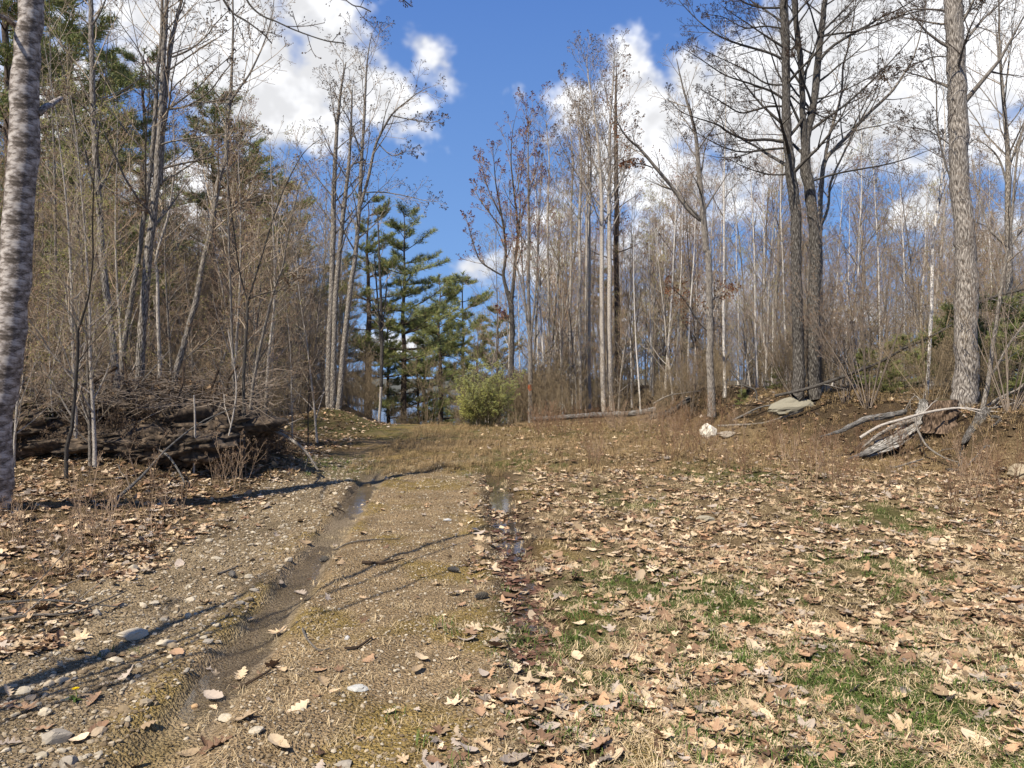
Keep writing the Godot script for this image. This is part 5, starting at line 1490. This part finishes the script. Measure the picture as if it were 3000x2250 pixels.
# ---------------------------------------------------------------- the field and the crest
func build_field() -> void:
	# fallen log behind the field
	var pts := []
	for q in [[531, 417.5, 20.4], [555, 415, 20.6], [580, 411.5, 20.8], [600, 410, 21.0], [630, 410, 21.2], [655, 411, 21.4]]:
		var v := at(q[0], q[1] - 2.0, q[2])
		v.y = hgt(v.x, q[2]) + 0.2
		pts.append(v)
	put_branch("fallen_log", "long pale fallen log lying across the back of the field below the aspens", "log", pts, 0.06, 0.09, M.driftwood, 0, 801)
	pts = []
	for q in [[650, 411, 20.8], [670, 411, 20.8], [690, 411, 20.9]]:
		var v := at(q[0], q[1], q[2])
		v.y = hgt(v.x, q[2]) + 0.1
		pts.append(v)
	put_branch("fallen_log", "dark shorter log at the right end of the long pale log", "log", pts, 0.09, 0.07, M.dark, 4, 802)
	pts = []
	for q in [[653, 404, 20.5], [668, 396, 20.6], [684, 393, 20.7], [700, 391, 20.8]]: pts.append(at(q[0], q[1], q[2]))
	put_branch("fallen_branch", "grey branch propped on the right end of the fallen log", "branch", pts, 0.03, 0.01, M.gray, 4, 803)
	# root wad
	var rwp := spot(515, 418)
	var rw := thing("root_wad", rwp, "ragged brown root ball beside the yellow green bush", "root")
	part(rw, "earth", rock_mesh(0.3, 0.42, 0.3, 811, Color(0.06, 0.045, 0.03), 14, 9), M.soil, Vector3(0, 0.35, 0))
	rg.seed = 812
	for k in 24:
		var d := Vector3(rg.randf_range(-1, 1), rg.randf_range(-0.4, 1), rg.randf_range(-0.2, 1)).normalized()
		part(rw, "root", gnarl(pv([Vector3(0, 0.35, 0) + d * 0.2, Vector3(0, 0.35, 0) + d * 0.4 + rv() * 0.1, Vector3(0, 0.35, 0) + d * 0.55 + rv() * 0.18]), PackedFloat32Array([0.03, 0.02, 0.007]), 5, 0.3, 820 + k), M.driftwood if k % 3 == 0 else M.rotten)
	# the yellow-green bush
	var ob := opt([9, 6, 3], [0.42, 0.5, 0.5], [0.42, 0.52, 0.55], 0.2, 0.08, 0.022, 0.003, 6, 0.1)
	var bush := bush_node("green_bush", 1.65, 24, 0.75, ob, M.twig_olive, M.bush_leaf, 830, 0.01, "leaves")
	var bp := spot(488, 427)
	var rb := copy(bush, bp, 0.3, 1.3, "rounded yellow green bush standing at the crest right of the lake gap", "")
	rb.set_meta("category", "shrub")
	rb.scale = Vector3(1.5, 1.0, 1.3)
	copy(bush, spot(470, 428) + Vector3(0, 0, -0.4), 2.1, 0.62, "smaller yellow green bush leaning out at the left of the rounded one", "").set_meta("category", "shrub")
		# twiggy shrubs in the field
	var oc := opt([5, 3], [0.5, 0.55], [0.5, 0.55], 0.15, 0.12, 0.012, 0.0018, 3, 0.2)
	var tw := []
	for k in 5:
		tw.append(bush_node("twiggy_shrub", 0.62, 5, 0.5, oc, M.twig_red if k % 2 == 0 else M.twig_brown, M.bud_tan, 840 + k, 0.0045))
	rg.seed = 850
	var firsts := [[958, 520, 1.0, "tall twiggy shrub in the leaves at the right, nearest of its kind"], [975, 500, 1.1, "twiggy shrub behind the nearest one at the right"], [1000, 530, 0.8, "twiggy shrub at the right edge of the view"], [828, 480, 0.9, "twiggy reddish shrub below the weathered stump's root"], [800, 470, 0.9, "twiggy reddish shrub left of the weathered stump's root"], [768, 462, 0.8, "reddish shrub in the middle of the field below the white rock"], [725, 470, 0.7, "thin reddish shrub below and right of the white rock"], [690, 462, 0.7, "thin shrub left of the white rock"], [900, 490, 0.8, "thin shrub below the forked pale stick"], [845, 500, 0.8, "thin shrub standing free in the leaf litter at centre right"]]
	var k := 0
	for q in firsts:
		copy(tw[k % 5], spot(q[0], q[1]), rg.randf() * TAU, q[2] * 1.2, q[3], "").set_meta("category", "shrub")
		k += 1
	for i in 105:
		var d := 8.5 + 11.0 * rg.randf()
		var x := lerpf(rut_right(minf(d, 12.0)) + 0.6, bank_foot(d) + 0.3, pow(rg.randf(), 0.75))
		if d < 11.0 and x < 3.0: continue
		copy(tw[i % 5], on(x, d), rg.randf() * TAU, rg.randf_range(0.6, 1.45), "thin reddish twiggy shrub growing in the leafy field right of the track", "twiggy shrubs in the field").set_meta("category", "shrub")
	for i in 24:
		var d := 5.6 + 8.5 * rg.randf()
		var x := lerpf(-3.5, -0.7 * d, rg.randf())
		copy(tw[1 + 2 * (i % 2)], on(x, d), rg.randf() * TAU, rg.randf_range(0.6, 1.3), "thin bare twiggy shrub growing at the left side of the track", "twiggy shrubs left of the track").set_meta("category", "shrub")
	# dandelion and cones
	var dp := spot(76, 702)
	var dn := thing("dandelion", dp, "single yellow dandelion on the gravel at lower left", "flower")
	var sb := MB.new()
	sb.tube(pv([Vector3(0, -0.01, 0), Vector3(0.004, 0.03, 0), Vector3(0, 0.055, 0.004)]), PackedFloat32Array([0.003, 0.0025, 0.0025]), 5)
	part(dn, "stem", sb.done(), M.bud_green)
	var fb := MB.new()
	for i in 34:
		var a := i * 2.4
		var r := 0.006 + 0.013 * sqrt(i / 34.0)
		var t := Vector3(cos(a), 0, sin(a))
		var s2 := Vector3(-sin(a), 0, cos(a)) * 0.0032
		fb.tri(Vector3(0, 0.055, 0.004), Vector3(0, 0.066 - r * 0.4, 0.004) + t * r + s2, Vector3(0, 0.066 - r * 0.4, 0.004) + t * r - s2)
	part(dn, "petals", fb.done(), M.yellow)
	part(dn, "leaves", grass_mesh(9, 0.09, 0.01, 0.8, 861, Color(0.06, 0.1, 0.02), Color(0.08, 0.12, 0.03), 0.009), M.grass)
	var cone := MB.new()
	for i in 60:
		var a := i * 2.4
		var t := i / 60.0
		var r := 0.026 * sin(PI * (0.12 + 0.84 * t))
		var q := Vector3(cos(a) * r, 0.022 + 0.01 * sin(a), (t - 0.5) * 0.11)
		q.y = 0.024 + sin(a) * r
		var ctr := Vector3(0, 0.024, q.z - 0.012)
		var side := (q - ctr).cross(Vector3(0, 0, 1)).normalized() * 0.011
		cone.tri(ctr, q + side, q - side)
		cone.tri(ctr + Vector3(0, 0, 0.006), q - side, q + side)
	var cm := cone.done()
	for q in [[481, 600, "dark pine cone lying on the track right of centre"], [324, 562, "dark pine cone at the edge of the left wheel rut"], [453, 573, "pine cone beside leaves on the middle of the track"], [232, 577, "pine cone on the gravel left of the left rut"]]:
		var o := solo("pine_cone", cm, M.dark, spot(q[0], q[1]), q[2], "pine cone")
		o.rotation.y = rg.randf() * TAU
	# sticks on the track
	var sticks := [["straight pale stick lying on the middle of the track", [[362, 566], [385, 565.5], [404, 562]], 0.014], ["thin curved twig above the puddle of the left rut", [[336, 551], [350, 545], [372, 542], [400, 541]], 0.008], ["brown twig lying in the wet left rut near the camera", [[240, 691], [255, 683], [271, 674]], 0.01], ["short dark twig on the track below the puddle", [[303, 632], [306, 640], [318, 652], [330, 651]], 0.008], ["thin stick at the far end of the left rut", [[322, 507], [335, 510], [345, 514]], 0.01], ["dark twig on the gravel left of the left rut", [[218, 576], [232, 571], [242, 566]], 0.01], ["curved pale bark strip lying at the bottom left of the track", [[345, 651], [358, 649], [372, 640]], 0.009]]
	k = 0
	for q in sticks:
		var p2 := []
		for s in q[1]: p2.append(spot(s[0], s[1]) + Vector3(0, q[2] * 0.9 + 0.006, 0))
		put_branch("track_stick", q[0], "stick", p2, q[2], q[2] * 0.5, M.gray if k % 2 else M.rotten, 0, 870 + k)
		k += 1

# ---------------------------------------------------------------- stones, leaves, grass
func build_floor() -> void:
	# named stones
	var pale := Color(0.45, 0.395, 0.305)
	var gray := Color(0.3, 0.27, 0.225)
	var tan := Color(0.34, 0.27, 0.19)
	var stones := [[132, 638, 0.15, 0.05, pale, "largest flat pale stone on the gravel, half sunk"], [165, 646, 0.1, 0.035, pale, "flat pale stone right of the largest one"], [58, 744, 0.09, 0.05, gray, "angular grey stone at the bottom left corner of the gravel"], [133, 571, 0.06, 0.05, pale, "upright pale stone by the shadow near the left leaves"], [97, 616, 0.06, 0.035, gray, "grey stone in the shadow band"], [221, 590, 0.055, 0.025, pale, "pale stone in the row left of the puddle, leftmost of three"], [232, 595, 0.06, 0.025, tan, "tan stone in the row left of the puddle, middle of three"], [254, 592, 0.05, 0.025, gray, "grey stone nearest the puddle in the row of three"], [216, 560, 0.07, 0.03, pale, "wide flat pale stone far up the gravel"], [222, 554, 0.065, 0.03, tan, "rust brown stone behind the wide flat pale one"], [190, 601, 0.06, 0.025, pale, "pale stone standing above the sunk flat one"], [188, 618, 0.045, 0.03, pale, "white chip of stone on the gravel"], [447, 521, 0.07, 0.015, Color(0.45, 0.44, 0.42), "flat light grey stone on the middle of the track between the ruts"],
		[357, 690, 0.08, 0.012, Color(0.42, 0.42, 0.4), "flat silvery stone on the near track right of the wet rut"], [227, 720, 0.07, 0.02, pale, "long pale stone at the near end of the left rut"], [255, 734, 0.06, 0.012, pale, "thin flat pale stone at the bottom of the track"], [195, 710, 0.03, 0.02, Color(0.45, 0.3, 0.17), "small orange stone near the left rut"], [100, 735, 0.06, 0.025, tan, "tan stone at the bottom left of the gravel"], [68, 767, 0.08, 0.04, gray, "grey stone cut off by the bottom edge at left"], [23, 694, 0.06, 0.03, pale, "pale stone at the left edge of the gravel"], [45, 718, 0.05, 0.03, pale, "pale stone lower left of the dandelion"], [116, 663, 0.06, 0.03, pale, "pale stone beside a grass tuft on the gravel"], [165, 620, 0.05, 0.03, tan, "tan stone just above the sunk flat stone"], [207, 645, 0.045, 0.02, gray, "grey stone between the flat stones and the rut"], [30, 702, 0.05, 0.03, tan, "tan stone beside the pale one at the left edge"], [172, 658, 0.05, 0.02, pale, "flat pale stone below the pair of flat stones"], [105, 655, 0.06, 0.025, gray, "dim grey stone left of the grass tuft on the gravel"], [240, 604, 0.05, 0.02, gray, "grey stone below the row of three"], [345, 767, 0.06, 0.02, gray, "grey stone cut off by the bottom edge in the middle of the track"], [347, 641, 0.03, 0.012, Color(0.4, 0.4, 0.4), "small silvery stone on the track right of the twigs"]]
	var k := 0
	for q in stones:
		rg.seed = 900 + k
		var m := rock_mesh(q[2] * 0.72, maxf(q[3] * 0.8, 0.018), q[2] * rg.randf_range(0.42, 0.65), 900 + k, q[4], 11, 7)
		var o := solo("stone", m, M.stone, spot(q[0], q[1]) + Vector3(0, q[3] * 0.35, 0), q[5], "stone")
		o.rotation.y = rg.randf_range(-0.4, 0.4)
		k += 1
	# gravel
	rg.seed = 950
	var grav := Node3D.new()
	grav.name = "gravel"
	add_child(grav)
	tag(grav, "loose grey gravel and chips of stone along the left of the track", "", "", "stuff")
	var gm := []
	for j in 4: gm.append([rock_mesh(1.0, 0.5, 0.75, 960 + j, Color(1, 1, 1), 6, 4), [], []])
	for i in 40000:
		var d := 2.6 + 10.0 * pow(rg.randf(), 1.35)
		var x := 0.0
		var s := 0.0
		if rg.randf() < 0.58:
			x = lerpf(-3.35, rut_left(d) - 0.19, pow(rg.randf(), 0.9))
			s = 0.004 + 0.022 * pow(rg.randf(), 4.2)
		else:
			x = lerpf(rut_left(d) + (0.2 if i % 9 else -0.15), rut_right(d) - 0.1, rg.randf())
			s = 0.004 + 0.014 * pow(rg.randf(), 3.5)
		if rg.randf() < 0.05 and x < -1.7: s *= 1.9
		var c: Color = [pale, Color(0.39, 0.325, 0.235), Color(0.28, 0.222, 0.15), Color(0.21, 0.16, 0.1), Color(0.18, 0.135, 0.085)][rg.randi() % 5] * rg.randf_range(0.7, 1.1)
		var g: Array = gm[i % 4]
		g[1].append(tilted(on(x, d, s * 0.2), 0.25, s))
		g[2].append(c)
	for g in gm: many(grav, "chips", g[0], M.stone, g[1], g[2])
	# leaves
	var kinds := []
	for j in 10: kinds.append([leaf_mesh(0 if j < 4 else 1 if j < 6 else 2, 1000 + j), [], []])
	var tones := [Color(0.45, 0.335, 0.21), Color(0.53, 0.415, 0.275), Color(0.4, 0.29, 0.18), Color(0.31, 0.2, 0.125), Color(0.2, 0.122, 0.076), Color(0.58, 0.455, 0.315), Color(0.37, 0.31, 0.255), Color(0.43, 0.275, 0.165)]
	var lm := []
	for t in tones:
		var m: StandardMaterial3D = M.leaf.duplicate()
		m.albedo_color = (t as Color).linear_to_srgb()
		lm.append(m)
	rg.seed = 1100
	var near := []
	for i in 110000:
		var d := 2.5 + 19.0 * pow(rg.randf(), 1.5)
		var x := rg.randf_range(-0.74, 0.74) * d
		if x < -0.72 * d - 0.5: continue
		if rg.randf() > leafy(x, d): continue
		var big := 0.072 + 0.075 * pow(rg.randf(), 1.5)
		if rg.randf() < 0.55: big *= rg.randf_range(0.3, 0.7)
		var t := rg.randi() % tones.size()
		var tf := tilted(on(x, d, 0.006 + 0.022 * rg.randf() * rg.randf()), 0.25 if rg.randf() < 0.8 else 0.8, big)
		var kd := rg.randi() % 10
		if d < 4.2 and big > 0.075 and near.size() < 300:
			near.append([kd, tf, t])
			continue
		kinds[kd][1].append(tf)
		kinds[kd][2].append((tones[t] as Color) * rg.randf_range(0.5, 1.12))
	var lit := Node3D.new()
	lit.name = "leaf_litter"
	add_child(lit)
	tag(lit, "tan and brown fallen oak and maple leaves covering the ground", "", "", "stuff")
	for q in kinds:
		if q[1].size(): many(lit, "leaves", q[0], M.leaf, q[1], q[2])
	for q in near:
		var o := part(ground, "leaf", kinds[q[0]][0], lm[q[2]])
		o.transform = q[1]
	# soaked leaves in the right rut
	rg.seed = 1120
	var wet := []
	var wc := []
	for i in 300:
		var d := rg.randf_range(4.2, 6.9) if rg.randf() < 0.85 else rg.randf_range(7.0, 8.8)
		var x := rut_right(d) + rg.randf_range(-0.17, 0.17)
		wet.append(tilted(on(x, d, 0.008), 0.2, rg.randf_range(0.06, 0.12)))
		wc.append(Color(0.105, 0.052, 0.037).lerp(Color(0.16, 0.1, 0.065), rg.randf() * rg.randf()) * rg.randf_range(0.5, 1.4))
	var sl := Node3D.new()
	sl.name = "soaked_leaves"
	add_child(sl)
	tag(sl, "dark red brown soaked leaves lying in the right wheel rut", "", "", "stuff")
	many(sl, "leaves", kinds[7][0], M.leaf, wet, wc)
	# grass
	rg.seed = 1150
	var green := grass_mesh(16, 0.11, 0.05, 0.45, 1151, Color(0.06, 0.105, 0.022), Color(0.13, 0.165, 0.045), 0.0022)
	var green2 := grass_mesh(22, 0.06, 0.06, 0.7, 1152, Color(0.06, 0.1, 0.022), Color(0.12, 0.13, 0.04), 0.0025)
	var straw := grass_mesh(16, 0.13, 0.07, 0.97, 1153, Color(0.42, 0.32, 0.18), Color(0.6, 0.48, 0.3), 0.0016)
	var dry := grass_mesh(18, 0.2, 0.06, 0.55, 1154, Color(0.22, 0.15, 0.075), Color(0.4, 0.3, 0.16), 0.0022)
	var sets := [[], [], [], []]
	for i in 34000:
		var d := 2.5 + 18.0 * pow(rg.randf(), 1.25)
		var x := rg.randf_range(-0.74, 0.74) * d
		var g := grassy(x, d)
		var u := rg.randf()
		var inleft := x < rut_left(d) - 0.1 and x > -3.2
		var mid := x > rut_left(d) and x < rut_right(d)
		if rg.randf() < g * (0.25 if mid else 0.8): sets[0 if u < 0.4 and d < 14.5 else 1].append(tilted(on(x, d), 0.15, rg.randf_range(0.5, 1.25)))
		if d > 11.0 and x > -2.5 and u < 0.55: sets[3].append(tilted(on(x, d), 0.2, rg.randf_range(0.5, 1.3)))
		elif mid and u < 0.11: sets[2].append(tilted(on(x, d, 0.004), 0.1, rg.randf_range(0.4, 0.9)))
		elif not inleft and x > rut_right(d) and u < 0.24: sets[2].append(tilted(on(x, d, 0.01), 0.2, rg.randf_range(0.6, 1.2)))
		elif x < -3.1 and u < 0.12: sets[3].append(tilted(on(x, d), 0.3, rg.randf_range(0.4, 0.9)))
	for q in [[0.93, 5.4, 0.6], [1.45, 5.3, 0.5], [1.95, 3.65, 0.75], [2.1, 3.2, 0.6], [1.6, 4.1, 0.5], [0.43, 3.7, 0.35], [0.32, 4.5, 0.3], [2.6, 4.3, 0.4], [2.9, 5.9, 0.5], [1.3, 2.9, 0.5]]:
		for i in int(900 * q[2] * q[2] / 0.36):
			var x: float = q[0] + q[2] * 0.75 * rg.randfn()
			var d: float = q[1] + q[2] * 0.85 * rg.randfn()
			if d < 2.5 or nf.get_noise_2d(x * 1.2, d * 1.2) < -0.12: continue
			sets[1 if rg.randf() < 0.88 else 0].append(tilted(on(x, d, -0.004), 0.2, rg.randf_range(0.4, 1.1)))
	var gr := Node3D.new()
	gr.name = "grass"
	add_child(gr)
	tag(gr, "short green grass and dry straw between the fallen leaves", "", "", "stuff")
	many(gr, "green_blades", green, M.grass, sets[0])
	many(gr, "low_green_blades", green2, M.grass, sets[1])
	many(gr, "straw", straw, M.grass, sets[2])
	many(gr, "dry_blades", dry, M.grass, sets[3])
	# tufts that stand alone
	var tf := [[440, 630, 1.1, "green grass tuft standing alone on the middle of the track"], [455, 634, 0.9, "green grass tuft beside the lone one on the track, to its right"], [483, 630, 0.9, "green grass tuft at the edge of the leaves by the right rut"], [104, 655, 0.9, "thin green tuft growing on the gravel"], [135, 655, 0.5, "small dark tuft on the gravel right of the thin one"], [393, 722, 0.8, "green tuft among leaves at the bottom of the track"], [458, 700, 0.7, "green tuft beside the leaf clump at lower middle"], [420, 745, 0.8, "grass tuft at the bottom edge below the leaf clump"], [583, 612, 1.0, "green tuft at the right lip of the right rut"], [505, 592, 0.8, "tuft at the left lip of the right rut"], [677, 680, 1.2, "upright green tuft among the leaves at lower right"], [85, 757, 0.6, "dry tuft at the bottom left corner of the gravel"], [460, 770, 0.9, "grass tuft cut off by the bottom edge"], [875, 700, 1.1, "wide green tuft in the lower right grass patch"], [610, 590, 0.9, "green tuft inside the leafy grass patch right of the rut"]]
	for q in tf:
		var o := solo("grass_tuft", green if q[2] != 0.6 else straw, M.grass, spot(q[0], q[1]), q[3], "grass")
		o.scale = Vector3.ONE * q[2] * 1.2
		o.rotation.y = rg.randf() * TAU
